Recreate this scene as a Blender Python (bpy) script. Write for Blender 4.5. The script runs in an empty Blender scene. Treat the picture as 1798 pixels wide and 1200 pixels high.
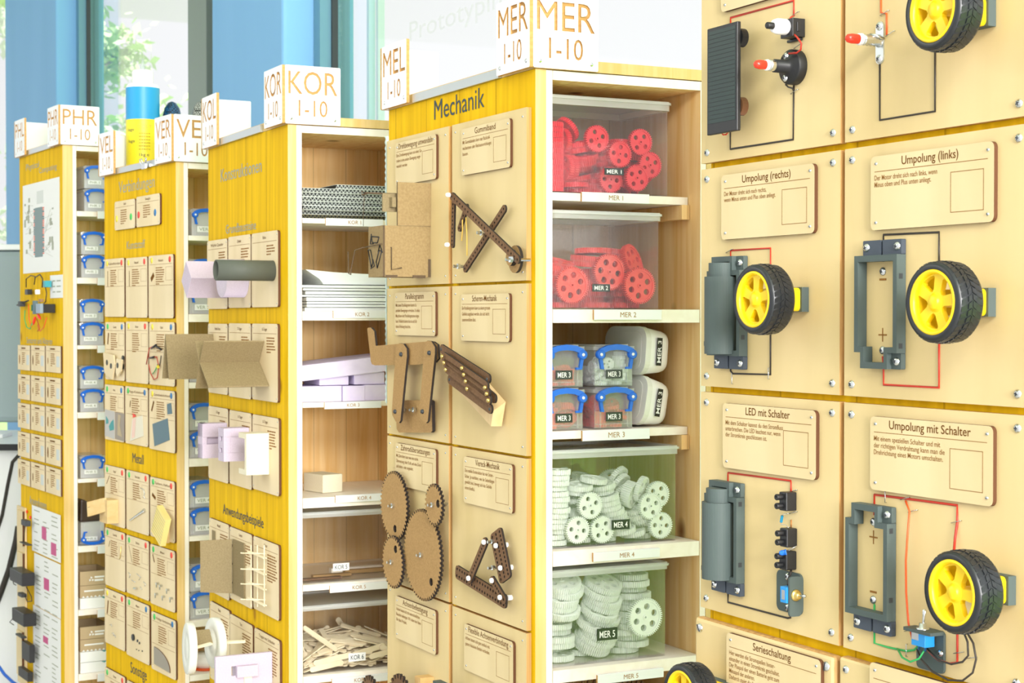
import bpy, math, random
from mathutils import Matrix, Vector
from mathutils.geometry import tessellate_polygon
random.seed(7)
sc = bpy.context.scene
COL = sc.collection
R = math.radians

# ------------------------------------------------------------------ camera
FPX = 2894.0                      # focal length in pixels of the 1798 x 1200 frame
PITCH = R(0.89)
CAM = Vector((0.0, 0.0, 1.45))
cd = bpy.data.cameras.new('camera')
cd.sensor_width = 36.0
cd.lens = 36.0 * FPX / 1798.0
cd.clip_start = 0.05
cd.dof.use_dof = True
cd.dof.focus_distance = 1.75
cd.dof.aperture_fstop = 26.0
cam = bpy.data.objects.new('camera', cd)
cam.location = CAM
cam.rotation_euler = (math.pi / 2 - PITCH, 0, 0)
COL.objects.link(cam)
sc.camera = cam

# ------------------------------------------------------------------ sky, lamps, exposure
w = bpy.data.worlds.new('daylight')
sc.world = w
w.use_nodes = True
bg = w.node_tree.nodes['Background']
bg.inputs[0].default_value = (0.97, 0.985, 1.0, 1)
bg.inputs[1].default_value = 1.05
sc.view_settings.view_transform = 'Standard'
sc.view_settings.look = 'None'
sc.view_settings.exposure = 0.0
sc.view_settings.gamma = 1.0
sc.view_settings.use_curve_mapping = False

A0 = R(63.1)                      # heading of the shelving rows


def rowpt(X, Y, z):               # a point given along the rows (X) and along the aisle walls (Y)
    return Vector((X * math.cos(A0) + Y * math.sin(A0), -X * math.sin(A0) + Y * math.cos(A0), z))


def area(name, loc, target, sx, sy, power, col=(1, 1, 1)):
    l = bpy.data.lights.new(name, 'AREA')
    l.shape = 'RECTANGLE'
    l.size, l.size_y = sx, sy
    l.energy = power
    l.color = col
    o = bpy.data.objects.new(name, l)
    o.location = loc
    o.rotation_euler = (target - loc).to_track_quat('-Z', 'Y').to_euler()
    COL.objects.link(o)
    return o


area('ceiling_lamp_aisle', rowpt(-3.4, -1.6, 2.75), rowpt(-2.4, 0.95, 1.35), 2.2, 0.5, 17, (1.0, 0.97, 0.92))
area('ceiling_lamp_front', rowpt(2.6, -0.6, 3.4), rowpt(-2.2, 1.05, 1.3), 2.0, 1.0, 165, (1.0, 0.985, 0.95))
area('window_daylight', rowpt(3.4, 0.18, 1.8), rowpt(-2.2, 1.05, 1.3), 1.6, 1.0, 300, (1.0, 0.98, 0.96))  # unseen lamp, added low down to brighten the shelf fronts and interiors
sun = bpy.data.lights.new('sun', 'SUN')
sun.energy = 9.0
sun.angle = R(1.0)
so = bpy.data.objects.new('sun', sun)
so.rotation_euler = rowpt(-0.3, 0.35, -1.0).to_track_quat('-Z', 'Y').to_euler()
COL.objects.link(so)

# ------------------------------------------------------------------ materials


def new_mat(name):
    m = bpy.data.materials.new(name)
    m.use_nodes = True
    nt = m.node_tree
    return m, nt, nt.nodes['Principled BSDF']


def mat(name, col, rough=0.5, metal=0.0, spec=0.5):
    m, nt, b = new_mat(name)
    b.inputs['Base Color'].default_value = (*col, 1)
    b.inputs['Roughness'].default_value = rough
    b.inputs['Metallic'].default_value = metal
    b.inputs['Specular IOR Level'].default_value = spec
    return m


def ramp(nt, a, b, p0=0.3, p1=0.7):
    r = nt.nodes.new('ShaderNodeValToRGB')
    r.color_ramp.elements[0].position = p0
    r.color_ramp.elements[1].position = p1
    r.color_ramp.elements[0].color = (*a, 1)
    r.color_ramp.elements[1].color = (*b, 1)
    return r


def wood(name, c1, c2, scale=(90, 90, 5), rough=0.6, knot=None, knots=0.0, seam=0.0, spec=0.3, axis=0):
    """grain stretched along z; optional knots and plank seams"""
    m, nt, b = new_mat(name)
    L = nt.links.new
    tc = nt.nodes.new('ShaderNodeTexCoord')
    mp = nt.nodes.new('ShaderNodeMapping')
    mp.inputs['Scale'].default_value = scale
    L(tc.outputs['Object'], mp.inputs[0])
    n = nt.nodes.new('ShaderNodeTexNoise')
    n.inputs['Scale'].default_value = 1.0
    n.inputs['Detail'].default_value = 5.0
    n.inputs['Distortion'].default_value = 0.6
    L(mp.outputs[0], n.inputs['Vector'])
    r = ramp(nt, c1, c2, 0.32, 0.68)
    L(n.outputs[0], r.inputs[0])
    out = r.outputs[0]
    if knots:
        v = nt.nodes.new('ShaderNodeTexVoronoi')
        mv = nt.nodes.new('ShaderNodeMapping')
        mv.inputs['Scale'].default_value = (9, 9, 5.5)
        L(tc.outputs['Object'], mv.inputs[0])
        L(mv.outputs[0], v.inputs['Vector'])
        v.inputs['Scale'].default_value = 1.0
        rr = ramp(nt, (1, 1, 1), (0, 0, 0), knots * 0.4, knots)
        L(v.outputs['Distance'], rr.inputs[0])
        mx = nt.nodes.new('ShaderNodeMixRGB')
        mx.inputs[2].default_value = (*knot, 1)
        L(rr.outputs[0], mx.inputs[0])
        L(out, mx.inputs[1])
        out = mx.outputs[0]
    if seam:
        sp = nt.nodes.new('ShaderNodeSeparateXYZ')
        L(tc.outputs['Object'], sp.inputs[0])
        d = nt.nodes.new('ShaderNodeMath'); d.operation = 'DIVIDE'; d.inputs[1].default_value = seam
        L(sp.outputs[axis], d.inputs[0])
        f = nt.nodes.new('ShaderNodeMath'); f.operation = 'FRACT'
        L(d.outputs[0], f.inputs[0])
        g = nt.nodes.new('ShaderNodeMath'); g.operation = 'LESS_THAN'; g.inputs[1].default_value = 0.022
        L(f.outputs[0], g.inputs[0])
        h = nt.nodes.new('ShaderNodeMath'); h.operation = 'MULTIPLY'; h.inputs[1].default_value = 0.45
        L(g.outputs[0], h.inputs[0])
        mx = nt.nodes.new('ShaderNodeMixRGB')
        mx.inputs[2].default_value = (c1[0] * .35, c1[1] * .3, c1[2] * .3, 1)
        L(h.outputs[0], mx.inputs[0])
        L(out, mx.inputs[1])
        out = mx.outputs[0]
    L(out, b.inputs['Base Color'])
    b.inputs['Roughness'].default_value = rough
    b.inputs['Specular IOR Level'].default_value = spec
    return m


def clear(name, tint=(0.97, 0.98, 0.98), haze=0.0, hazecol=(0.9, 0.92, 0.95), rough=0.03, ior=1.5):
    """thin clear plastic or pane: transmits straight through, reflects by Fresnel, optional milky haze"""
    m = bpy.data.materials.new(name)
    m.use_nodes = True
    nt = m.node_tree
    nt.nodes.remove(nt.nodes['Principled BSDF'])
    L = nt.links.new
    out = nt.nodes['Material Output']
    t = nt.nodes.new('ShaderNodeBsdfTransparent'); t.inputs[0].default_value = (*tint, 1)
    g = nt.nodes.new('ShaderNodeBsdfGlossy'); g.inputs['Roughness'].default_value = rough
    fr = nt.nodes.new('ShaderNodeFresnel')
    ge = nt.nodes.new('ShaderNodeNewGeometry')          # the same reflectance on the way in and out of a thin sheet
    ma = nt.nodes.new('ShaderNodeMath'); ma.operation = 'MULTIPLY_ADD'
    ma.inputs[1].default_value = 1.0 / ior - ior; ma.inputs[2].default_value = ior
    L(ge.outputs['Backfacing'], ma.inputs[0]); L(ma.outputs[0], fr.inputs[0])
    src = t.outputs[0]
    if haze:
        df = nt.nodes.new('ShaderNodeBsdfDiffuse'); df.inputs[0].default_value = (*hazecol, 1)
        tr = nt.nodes.new('ShaderNodeBsdfTranslucent'); tr.inputs[0].default_value = (*hazecol, 1)
        a = nt.nodes.new('ShaderNodeMixShader'); a.inputs[0].default_value = 0.5
        L(df.outputs[0], a.inputs[1]); L(tr.outputs[0], a.inputs[2])
        h = nt.nodes.new('ShaderNodeMixShader'); h.inputs[0].default_value = haze
        L(src, h.inputs[1]); L(a.outputs[0], h.inputs[2])
        src = h.outputs[0]
    x = nt.nodes.new('ShaderNodeMixShader')
    L(fr.outputs[0], x.inputs[0]); L(src, x.inputs[1]); L(g.outputs[0], x.inputs[2])
    L(x.outputs[0], out.inputs['Surface'])
    return m


def speckle(name, a, b, scale=400, rough=0.7):
    m, nt, bs = new_mat(name)
    tc = nt.nodes.new('ShaderNodeTexCoord')
    n = nt.nodes.new('ShaderNodeTexNoise'); n.inputs['Scale'].default_value = scale; n.inputs['Detail'].default_value = 3
    nt.links.new(tc.outputs['Object'], n.inputs['Vector'])
    r = ramp(nt, a, b)
    nt.links.new(n.outputs[0], r.inputs[0])
    nt.links.new(r.outputs[0], bs.inputs['Base Color'])
    bs.inputs['Roughness'].default_value = rough
    bs.inputs['Specular IOR Level'].default_value = 0.25
    return m


YEL = wood('yellow_glazed_wood', (0.65, 0.38, 0.004), (0.82, 0.51, 0.007), (60, 60, 3), 0.65, (0.4, 0.2, 0.01), 0.10, 0.115, spec=.08)
YELE = wood('pale_yellow_edge', (0.68, 0.46, 0.16), (0.76, 0.535, 0.24), (120, 120, 5), 0.5, (0.6, 0.35, 0.1), 0.05)
PINE = wood('pine_boards', (0.80, 0.49, 0.18), (0.92, 0.67, 0.34), (70, 70, 4), 0.55, (0.22, 0.08, 0.02), 0.13, 0.062, axis=1)
PINEW = wood('pine_frame', (0.88, 0.80, 0.70), (0.94, 0.87, 0.78), (60, 60, 5), 0.5)
SHELF = wood('pine_shelf', (0.89, 0.82, 0.72), (0.95, 0.89, 0.81), (8, 50, 50), 0.5)
PLY = wood('birch_ply', (0.63, 0.48, 0.225), (0.72, 0.565, 0.29), (10, 10, 2.2), 0.5)
PLYE = wood('ply_edge', (0.42, 0.22, 0.07), (0.62, 0.38, 0.15), (200, 200, 3), 0.6)
PLATE = wood('plate_ply', (0.66, 0.52, 0.28), (0.74, 0.60, 0.35), (14, 14, 3), 0.5)
CARD = wood('card_ply', (0.72, 0.58, 0.35), (0.80, 0.66, 0.43), (14, 14, 3), 0.55)
BURN = mat('burnt_edge', (0.10, 0.035, 0.010), 0.8)
ENG = mat('engraving_brown', (0.16, 0.065, 0.014), 0.9, spec=0.1)
ENG2 = mat('engraving_light', (0.28, 0.13, 0.035), 0.9, spec=0.1)
ENGL = mat('engraving_tan', (0.40, 0.22, 0.06), 0.9, spec=0.1)
WHITE = mat('white_paint', (0.84, 0.86, 0.88), 0.45)
TAN = wood('cut_letter_wood', (0.50, 0.27, 0.08), (0.60, 0.36, 0.13), (60, 60, 200), 0.7)
INK = mat('blue_black_ink', (0.025, 0.05, 0.06), 0.6)
INKG = mat('grey_ink', (0.36, 0.38, 0.30), 0.6)
ALU = mat('aluminium', (0.62, 0.66, 0.66), 0.32, 0.9)
STEEL = mat('steel', (0.72, 0.74, 0.76), 0.25, 1.0)
DARK = mat('dark_slot', (0.03, 0.035, 0.04), 0.5)
GREY = mat('grey_print', (0.075, 0.100, 0.096), 0.55, spec=0.3)
GREYD = mat('dark_grey_print', (0.05, 0.065, 0.09), 0.5)
BLACK = mat('black_plastic', (0.012, 0.012, 0.014), 0.4)
RUBBER = mat('tyre_rubber', (0.012, 0.014, 0.017), 0.36, spec=0.6)
YPL = mat('yellow_plastic', (0.90, 0.62, 0.006), 0.35)
REDW = mat('red_wire', (0.50, 0.03, 0.012), 0.5)
ORW = mat('orange_wire', (0.80, 0.10, 0.015), 0.4)
BLKW = mat('black_wire', (0.03, 0.022, 0.016), 0.5)
GRNW = mat('green_wire', (0.03, 0.40, 0.10), 0.4)
REDL = mat('red_lens', (0.85, 0.04, 0.02), 0.15)
BLUL = mat('blue_lens', (0.02, 0.18, 0.75), 0.15)
BLU = mat('blue_handle', (0.01, 0.14, 0.68), 0.3)
BLUS = mat('blue_switch', (0.02, 0.28, 0.70), 0.35)
WPL = mat('white_plastic', (0.90, 0.90, 0.91), 0.35)
BRASS = mat('brass', (0.72, 0.55, 0.20), 0.3, 1.0)
MDF = speckle('brown_fibreboard', (0.34, 0.20, 0.075), (0.44, 0.27, 0.11), 500)
MDFD = speckle('dark_fibreboard', (0.13, 0.065, 0.03), (0.20, 0.11, 0.055), 500)
BURN2 = mat('charred_edge', (0.02, 0.012, 0.008), 0.85)
CARDB = speckle('cardboard', (0.27, 0.185, 0.082), (0.33, 0.235, 0.11), 300)
CARDG = speckle('grey_cardboard', (0.23, 0.175, 0.088), (0.29, 0.225, 0.12), 400)
CARDD = mat('cardboard_edge', (0.10, 0.065, 0.035), 0.9)
FOAM = speckle('lilac_foam', (0.52, 0.44, 0.55), (0.60, 0.52, 0.63), 600)
FOAMC = speckle('cream_foam', (0.73, 0.67, 0.50), (0.79, 0.73, 0.57), 600)
FOAMW = speckle('white_foam', (0.70, 0.71, 0.66), (0.78, 0.79, 0.74), 600)
REDG = mat('red_gear_plastic', (0.80, 0.012, 0.03), 0.35)
ORG = mat('orange_red_gear_plastic', (0.82, 0.06, 0.04), 0.35)
WHG = mat('white_gear_plastic', (0.84, 0.88, 0.86), 0.35)
sc.cycles.transparent_max_bounces = 24
CLEAR = clear('clear_plastic', (0.99, 0.99, 0.99), 0.015)
LIDM = clear('lid_plastic', (0.99, 0.99, 0.99), 0.5, (0.95, 0.97, 0.98))
MILK = clear('milky_plastic', (0.99, 0.99, 1.0), 0.20, (0.95, 0.97, 1.0))
MILK2 = clear('milkier_plastic', (0.99, 0.99, 1.0), 0.68, (0.97, 0.98, 1.0))
GLASS = clear('window_glass', (1, 1, 1), 0.0, ior=1.35)
PAPER = mat('white_paper', (0.80, 0.81, 0.80), 0.7)
STICK = wood('birch_stick', (0.84, 0.72, 0.50), (0.92, 0.82, 0.62), (30, 30, 30), 0.6)
PINK = mat('magenta_print', (0.55, 0.10, 0.25), 0.7)
BLUEG = mat('blue_grey_felt', (0.13, 0.20, 0.24), 0.9)
LBLK = mat('black_label', (0.02, 0.025, 0.025), 0.22)
TEALP = mat('teal_print', (0.06, 0.30, 0.30), 0.6)

# ------------------------------------------------------------------ mesh building


class MB:
    def __init__(s):
        s.v = []; s.f = []; s.m = []; s.sm = []

    def face(s, ids, mi=0, smooth=False):
        s.f.append(tuple(ids)); s.m.append(mi); s.sm.append(smooth)

    def box(s, x0, x1, y0, y1, z0, z1, mi=0, my=None, mx=None, mz=None):
        """my: material of the -y face, mx: of the +x/-x faces, mz: of the +z/-z faces"""
        if x0 > x1: x0, x1 = x1, x0
        if y0 > y1: y0, y1 = y1, y0
        if z0 > z1: z0, z1 = z1, z0
        b = len(s.v)
        s.v += [(x0, y0, z0), (x1, y0, z0), (x1, y1, z0), (x0, y1, z0), (x0, y0, z1), (x1, y0, z1), (x1, y1, z1), (x0, y1, z1)]
        for k, q in enumerate(((0, 3, 2, 1), (4, 5, 6, 7), (0, 1, 5, 4), (1, 2, 6, 5), (2, 3, 7, 6), (3, 0, 4, 7))):
            m = mi
            if k == 2 and my is not None: m = my
            if k in (3, 5) and mx is not None: m = mx
            if k in (0, 1) and mz is not None: m = mz
            s.face([b + i for i in q], m)
        return s

    def quadbox(s, a, b, c, d, t, mi=0):
        """slab on the quad a b c d thickened by vector t"""
        t = Vector(t)
        i = len(s.v)
        for p in (a, b, c, d): s.v.append(tuple(p))
        for p in (a, b, c, d): s.v.append(tuple(Vector(p) + t))
        for q in ((0, 3, 2, 1), (4, 5, 6, 7), (0, 1, 5, 4), (1, 2, 6, 5), (2, 3, 7, 6), (3, 0, 4, 7)):
            s.face([i + k for k in q], mi)
        return s

    def prism(s, loops, y0, y1, mi=0, ms=None, mb=None, X=(1, 0, 0), Z=(0, 0, 1), Y=(0, 1, 0), O=(0, 0, 0)):
        """outline (first loop) with holes, in the X/Z plane, extruded along Y from y0 (face) to y1"""
        if ms is None: ms = mi
        if mb is None: mb = mi
        X, Y, Z, O = Vector(X), Vector(Y), Vector(Z), Vector(O)
        tri = tessellate_polygon([[Vector((p[0], p[1], 0)) for p in l] for l in loops])
        flat = [p for l in loops for p in l]
        b = len(s.v); n = len(flat)
        for yy in (y0, y1):
            for p in flat:
                s.v.append(tuple(O + X * p[0] + Z * p[1] + Y * yy))
        for t in tri:
            s.face([b + t[0], b + t[1], b + t[2]], mi)
            s.face([b + n + t[2], b + n + t[1], b + n + t[0]], mb)
        k = 0
        for l in loops:
            m = len(l)
            for i in range(m):
                j = (i + 1) % m
                s.face([b + k + i, b + k + j, b + n + k + j, b + n + k + i], ms)
            k += m
        return s

    def lathe(s, prof, O=(0, 0, 0), D=(0, -1, 0), n=24, mi=0, smooth=True, closed=False):
        """profile of (radius, height along D); mi may be a list per segment"""
        O = Vector(O); D = Vector(D).normalized()
        a = Vector((0, 0, 1)) if abs(D.z) < 0.9 else Vector((1, 0, 0))
        U = D.cross(a).normalized(); V = D.cross(U)
        b = len(s.v)
        for (r, h) in prof:
            for i in range(n):
                t = 2 * math.pi * i / n
                s.v.append(tuple(O + D * h + (U * math.cos(t) + V * math.sin(t)) * max(r, 1e-5)))
        segs = len(prof) if closed else len(prof) - 1
        for k in range(segs):
            k2 = (k + 1) % len(prof)
            for i in range(n):
                j = (i + 1) % n
                s.face([b + k * n + i, b + k * n + j, b + k2 * n + j, b + k2 * n + i], mi[k] if isinstance(mi, (list, tuple)) else mi, smooth)
        return s

    def cyl(s, p0, p1, r, r1=None, n=20, mi=0, smooth=True):
        p0, p1 = Vector(p0), Vector(p1)
        h = (p1 - p0).length
        r1 = r if r1 is None else r1
        return s.lathe([(0, 0), (r, 0), (r, 0), (r1, h), (r1, h), (0, h)], p0, p1 - p0, n, mi, smooth)

    def tube(s, pts, r, n=6, mi=0, closed=False):
        pts = [Vector(p) for p in pts]
        m = len(pts); b = len(s.v)
        up = Vector((0.12, 1, 0.21)).normalized()
        for i, p in enumerate(pts):
            a = pts[(i - 1) % m] if (closed or i > 0) else p
            c = pts[(i + 1) % m] if (closed or i < m - 1) else p
            t = (c - a)
            t = t.normalized() if t.length > 1e-9 else Vector((0, 0, 1))
            U = t.cross(up)
            U = U.normalized() if U.length > 1e-4 else Vector((1, 0, 0))
            V = t.cross(U)
            for k in range(n):
                q = 2 * math.pi * k / n
                s.v.append(tuple(p + (U * math.cos(q) + V * math.sin(q)) * r))
        for i in range(m if closed else m - 1):
            i2 = (i + 1) % m
            for k in range(n):
                j = (k + 1) % n
                s.face([b + i * n + k, b + i * n + j, b + i2 * n + j, b + i2 * n + k], mi, True)
        if not closed:
            s.face([b + k for k in range(n)], mi); s.face([b + (m - 1) * n + k for k in range(n)], mi)
        return s

    def add(s, o, M):
        b = len(s.v)
        s.v += [tuple(M @ Vector(p)) for p in o.v]
        for f, m, sm in zip(o.f, o.m, o.sm): s.face([b + i for i in f], m, sm)
        return s

    def mesh(s, name, mats):
        me = bpy.data.meshes.new(name)
        me.from_pydata(s.v, [], s.f)
        if not isinstance(mats, (list, tuple)): mats = [mats]
        for m in mats: me.materials.append(m)
        me.polygons.foreach_set('material_index', s.m)
        me.polygons.foreach_set('use_smooth', s.sm)
        import bmesh
        bm = bmesh.new(); bm.from_mesh(me)
        bmesh.ops.recalc_face_normals(bm, faces=bm.faces)
        bm.to_mesh(me); bm.free()
        me.update()
        return me

    def build(s, name, mats, parent=None, M=None, bevel=0.0, seg=2):
        o = bpy.data.objects.new(name, s.mesh(name, mats))
        COL.objects.link(o)
        if parent is not None: o.parent = parent
        if M is not None: o.matrix_local = M
        if bevel:
            bv = o.modifiers.new('soft_edge', 'BEVEL'); bv.width = bevel; bv.segments = seg; bv.limit_method = 'ANGLE'; bv.angle_limit = R(40)
        return o


def link_mesh(name, me, parent=None, M=None):
    o = bpy.data.objects.new(name, me)
    COL.objects.link(o)
    if parent is not None: o.parent = parent
    if M is not None: o.matrix_local = M
    return o


def tag(o, label=None, cat=None, group=None, kind=None):
    if label: o['label'] = label
    if cat: o['category'] = cat
    if group: o['group'] = group
    if kind: o['kind'] = kind
    return o


def thing(name, label, cat, M, group=None):
    o = bpy.data.objects.new(name, None)
    o.empty_display_size = 0.02
    COL.objects.link(o)
    o.matrix_world = M
    return tag(o, label, cat, group)


def rrect(x0, z0, x1, z1, r, n=4):
    out = []
    for cx, cz, a in ((x1 - r, z0 + r, -90), (x1 - r, z1 - r, 0), (x0 + r, z1 - r, 90), (x0 + r, z0 + r, 180)):
        for i in range(n + 1):
            t = R(a + 90 * i / n)
            out.append((cx + r * math.cos(t), cz + r * math.sin(t)))
    return out


def circ(cx, cz, r, n=14, rz=None):
    return [(cx + r * math.cos(2 * math.pi * i / n), cz + (rz or r) * math.sin(2 * math.pi * i / n)) for i in range(n)]


def rect(x0, z0, x1, z1):
    return [(x0, z0), (x1, z0), (x1, z1), (x0, z1)]


# ---- lettering from the built-in font
_tc = {}


def _font(s, bold):
    c = bpy.data.curves.new('t', 'FONT')
    c.body = s; c.size = 1.0; c.offset = bold; c.resolution_u = 3
    return c, bpy.data.objects.new('t', c)


def text_mesh(s, bold=0.0):
    k = (s, bold)
    if k not in _tc:
        c, o = _font(s, bold)
        me = o.to_mesh()
        vs = [(v.co.x, v.co.y) for v in me.vertices]
        fs = [tuple(p.vertices) for p in me.polygons]
        o.to_mesh_clear()
        bpy.data.objects.remove(o); bpy.data.curves.remove(c)
        _tc[k] = (vs, fs)
    return _tc[k]


CAPH = 0.70


def add_text(mb, s, x, z, y, h, w=None, align='L', mi=0, bold=0.0, X=(1, 0, 0), Z=(0, 0, 1), O=(0, 0, 0)):
    """flat lettering of cap height h with its baseline at z, on the plane y"""
    vs, fs = text_mesh(s, bold)
    if not vs: return
    xs = [v[0] for v in vs]
    a, b = min(xs), max(xs)
    k = h / CAPH
    kx = k if w is None else w / max(b - a, 1e-6)
    W = (b - a) * kx
    ox = x if align == 'L' else (x - W / 2 if align == 'C' else x - W)
    X, Z, O = Vector(X), Vector(Z), Vector(O)
    base = len(mb.v)
    for v in vs:
        mb.v.append(tuple(O + X * (ox + (v[0] - a) * kx) + Z * (z + v[1] * k) + Vector((0, y, 0))))
    for f in fs: mb.face([base + i for i in f], mi)


def text_loops(s, bold=0.0, res=3):
    c, o = _font(s, bold)
    COL.objects.link(o)
    dg = bpy.context.evaluated_depsgraph_get()
    cu = o.to_curve(dg, apply_modifiers=False)
    loops = []
    for sp in cu.splines:
        pts = sp.bezier_points
        m = len(pts); l = []
        for i in range(m):
            p, q = pts[i], pts[(i + 1) % m]
            straight = (p.handle_right - p.co).length < 1e-5 and (q.handle_left - q.co).length < 1e-5
            lin = straight or (p.handle_right_type == 'VECTOR' and q.handle_left_type == 'VECTOR')
            k = 1 if lin else res
            for j in range(k):
                t = j / k
                a, b_, c_, d_ = p.co, p.handle_right, q.handle_left, q.co
                v = a * (1 - t) ** 3 + b_ * 3 * t * (1 - t) ** 2 + c_ * 3 * t * t * (1 - t) + d_ * t ** 3
                l.append((v.x, v.y))
        l2 = [l[0]]
        for p_ in l[1:]:
            if (p_[0] - l2[-1][0]) ** 2 + (p_[1] - l2[-1][1]) ** 2 > 1e-8: l2.append(p_)
        if len(l2) > 2: loops.append(l2)
    o.to_curve_clear()
    bpy.data.objects.remove(o); bpy.data.curves.remove(c)
    return loops


# ------------------------------------------------------------------ frames (x along a face, y into it, z up)


def ray(px, py):
    x = (px - 899.0) / FPX; y = -(py - 600.0) / FPX
    return Vector((x, y * math.sin(PITCH) + math.cos(PITCH), y * math.cos(PITCH) - math.sin(PITCH)))


class Frame:
    def __init__(s, M):
        s.M = M; s.I = M.inverted()

    def P(s, px, py, n=0.0):
        """the point of this face, n metres out from it, that the photograph shows at a pixel"""
        o = s.I @ CAM; d = s.I.to_3x3() @ ray(px, py)
        t = (-n - o.y) / d.y
        return o + d * t

    def at(s, x, y, z):
        return Frame(s.M @ Matrix.Translation((x, y, z)))


def frame(px, d, alpha, z=0.0):
    r = (px - 899.0) / FPX * d
    return Frame(Matrix.Translation((r, d, z)) @ Matrix.Rotation(-alpha, 4, 'Z'))


QUARTER = Matrix.Rotation(math.pi / 2, 4, 'Z')

# ------------------------------------------------------------------ the room
T4 = Matrix.Translation
ROW = Frame(Matrix.Rotation(-A0, 4, 'Z'))          # x along the rows, y towards the window wall
YW = 1.75
WF = ROW.at(0, YW, 0)


def struct(name, mb, mats, M, label=None, bevel=0, parent=None):
    o = mb.build(name, mats, parent, None, bevel)
    if parent is None:
        o.matrix_world = M
        o['kind'] = 'structure'
    return o


FLOORM = speckle('floor_lino', (0.42, 0.41, 0.39), (0.50, 0.49, 0.47), 60, 0.5)
CEILM = mat('ceiling_white', (0.82, 0.82, 0.80), 0.8)
PILM = wood('blue_grey_metal', (0.22, 0.49, 0.83), (0.25, 0.53, 0.88), (2, 2, .5), 0.6)
FRM = mat('frame_grey', (0.13, 0.30, 0.42), 0.5)
FRMD = mat('frame_dark', (0.02, 0.03, 0.04), 0.5)
struct('floor', MB().box(-13, 4, -6, YW + .2, -.1, 0), FLOORM, ROW.M)
struct('ceiling', MB().box(-13, 4, -6, YW + .2, 3.8, 3.95), CEILM, ROW.M)


def xw(px, n): return WF.P(px, 300, n).x


PN = 0.13
pil = []
for k, (a, b) in enumerate(((10, 99), (372, 497))):
    mb = MB().box(xw(a, PN), xw(b, PN), -PN, .10, 0, 3.8)
    struct('trim_%d' % (k + 1), mb, PILM, WF.M, bevel=.012)
    pil.append((xw(a, PN), xw(b, PN)))
xe = [(pil[0][1] + .01, xw(340, .02)), (pil[1][1] + .01, 1.6), (-12.6, pil[0][0] - .01)]
for k, (a, b) in enumerate(xe):
    fr = MB()
    fr.box(a, a + .05, -.035, .06, .06, 3.74); fr.box(b - .05, b, -.02, .06, .06, 3.74)
    fr.box(a, b, -.02, .06, 0, .06); fr.box(a, b, -.02, .06, 3.74, 3.8)
    fo = struct('window_%d' % (k + 1), fr, FRM, WF.M)
    MB().box(a + .0505, a + .060, .0, .019, .06, 3.74).build('gasket', FRMD, fo)
    MB().box(a + .06, b - .05, .02, .026, .06, 3.74).build('pane', GLASS, fo)
# reveal beside the second pillar
struct('trim_3', MB().box(xw(340, .02), xw(363, .04), -.04, .08, 0, 3.8), mat('frame_olive', (0.25, 0.31, 0.28), .5), WF.M)
struct('trim_4', MB().box(xw(363, .04) + .004, pil[1][0] - .002, .02, .1, 0, 3.8), FRMD, WF.M)
# thin upright bars of the glass front seen beyond the second pillar
for k, px in enumerate((629, 645)):
    x = xw(px, 0)
    struct('trim_%d' % (5 + k), MB().box(x - .008, x + .008, .03, .05, .06, 3.74), mat('pale_bar', (0.55, 0.72, 0.8), .5), WF.M)
# lettering on the pane
p0 = WF.P(708, 72, 0)
WTXT = clear('frosted_letters', (1, 1, 1), .15, (.75, .78, .78))
wt = thing('window_lettering', 'frosted words Prototyping for Future on the window pane above the Mechanik cabinet', 'lettering', WF.M @ T4((p0.x, .018, p0.z)))
x = 0
for word, wd in (('Prototyping', .62), ('for', .15), ('Future', .36)):
    lt = MB(); add_text(lt, word, x, 0, 0, .052, wd); lt.build('word', WTXT, wt); x += wd + .045

# ------------------------------------------------------------------ outdoors
LAWN = speckle('lawn_green', (0.20, 0.42, 0.02), (0.30, 0.55, 0.05), 6, 0.9)
lo = MB().box(-60, 60, 0.4, 70, -.5, -.4).build('lawn', LAWN); lo.matrix_world = WF.M; lo['kind'] = 'structure'
LEAF = mat('tree_leaf', (0.60, 0.76, 0.42), 0.8)
BARK = mat('tree_bark', (0.30, 0.24, 0.17), 0.9)
rt = random.Random(3)


def tree(px, y, h, rad, label, n=5200, leaf=.11):
    x = WF.P(px, 300, -y).x
    t = thing('tree', label, 'tree', WF.M @ T4((x, y, -.4)))
    tr = MB()
    tr.lathe([(.22, 0), (.16, 1.2), (.12, h * .55), (.03, h * .95)], (0, 0, 0), (0, 0, 1), 10)
    tips = []
    for k in range(14):
        a = rt.uniform(0, 6.28); z0 = h * rt.uniform(.25, .7); L = rad * rt.uniform(.6, 1)
        e = Vector((math.cos(a) * L, math.sin(a) * L, z0 + L * rt.uniform(.3, .9)))
        tr.tube([(0, 0, z0), e * .5 + Vector((0, 0, z0 * .52)), e], .035, 5)
        tips.append(e)
    tr.build('trunk', BARK, t)
    lf = MB()
    for k in range(n):
        c = rt.choice(tips) + Vector((rt.gauss(0, .5), rt.gauss(0, .5), rt.gauss(0, .55))) * rad * .42
        u = Vector((rt.gauss(0, 1), rt.gauss(0, 1), rt.gauss(0, 1))).normalized()
        v = u.cross(Vector((rt.gauss(0, 1), rt.gauss(0, 1), rt.gauss(0, 1)))).normalized()
        b = len(lf.v); s = leaf * rt.uniform(.7, 1.3)
        lf.v += [tuple(c - u * s), tuple(c + v * s * .5), tuple(c + u * s), tuple(c - v * s * .5)]
        lf.face([b, b + 1, b + 2, b + 3])
    tag(lf.build('foliage', LEAF, t), kind='stuff')


tree(160, 4.0, 8.6, 1.15, 'pale green leafy tree outside the window above the glue bottle')

# ------------------------------------------------------------------ the cabinets


class Cab:
    pass


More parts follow.
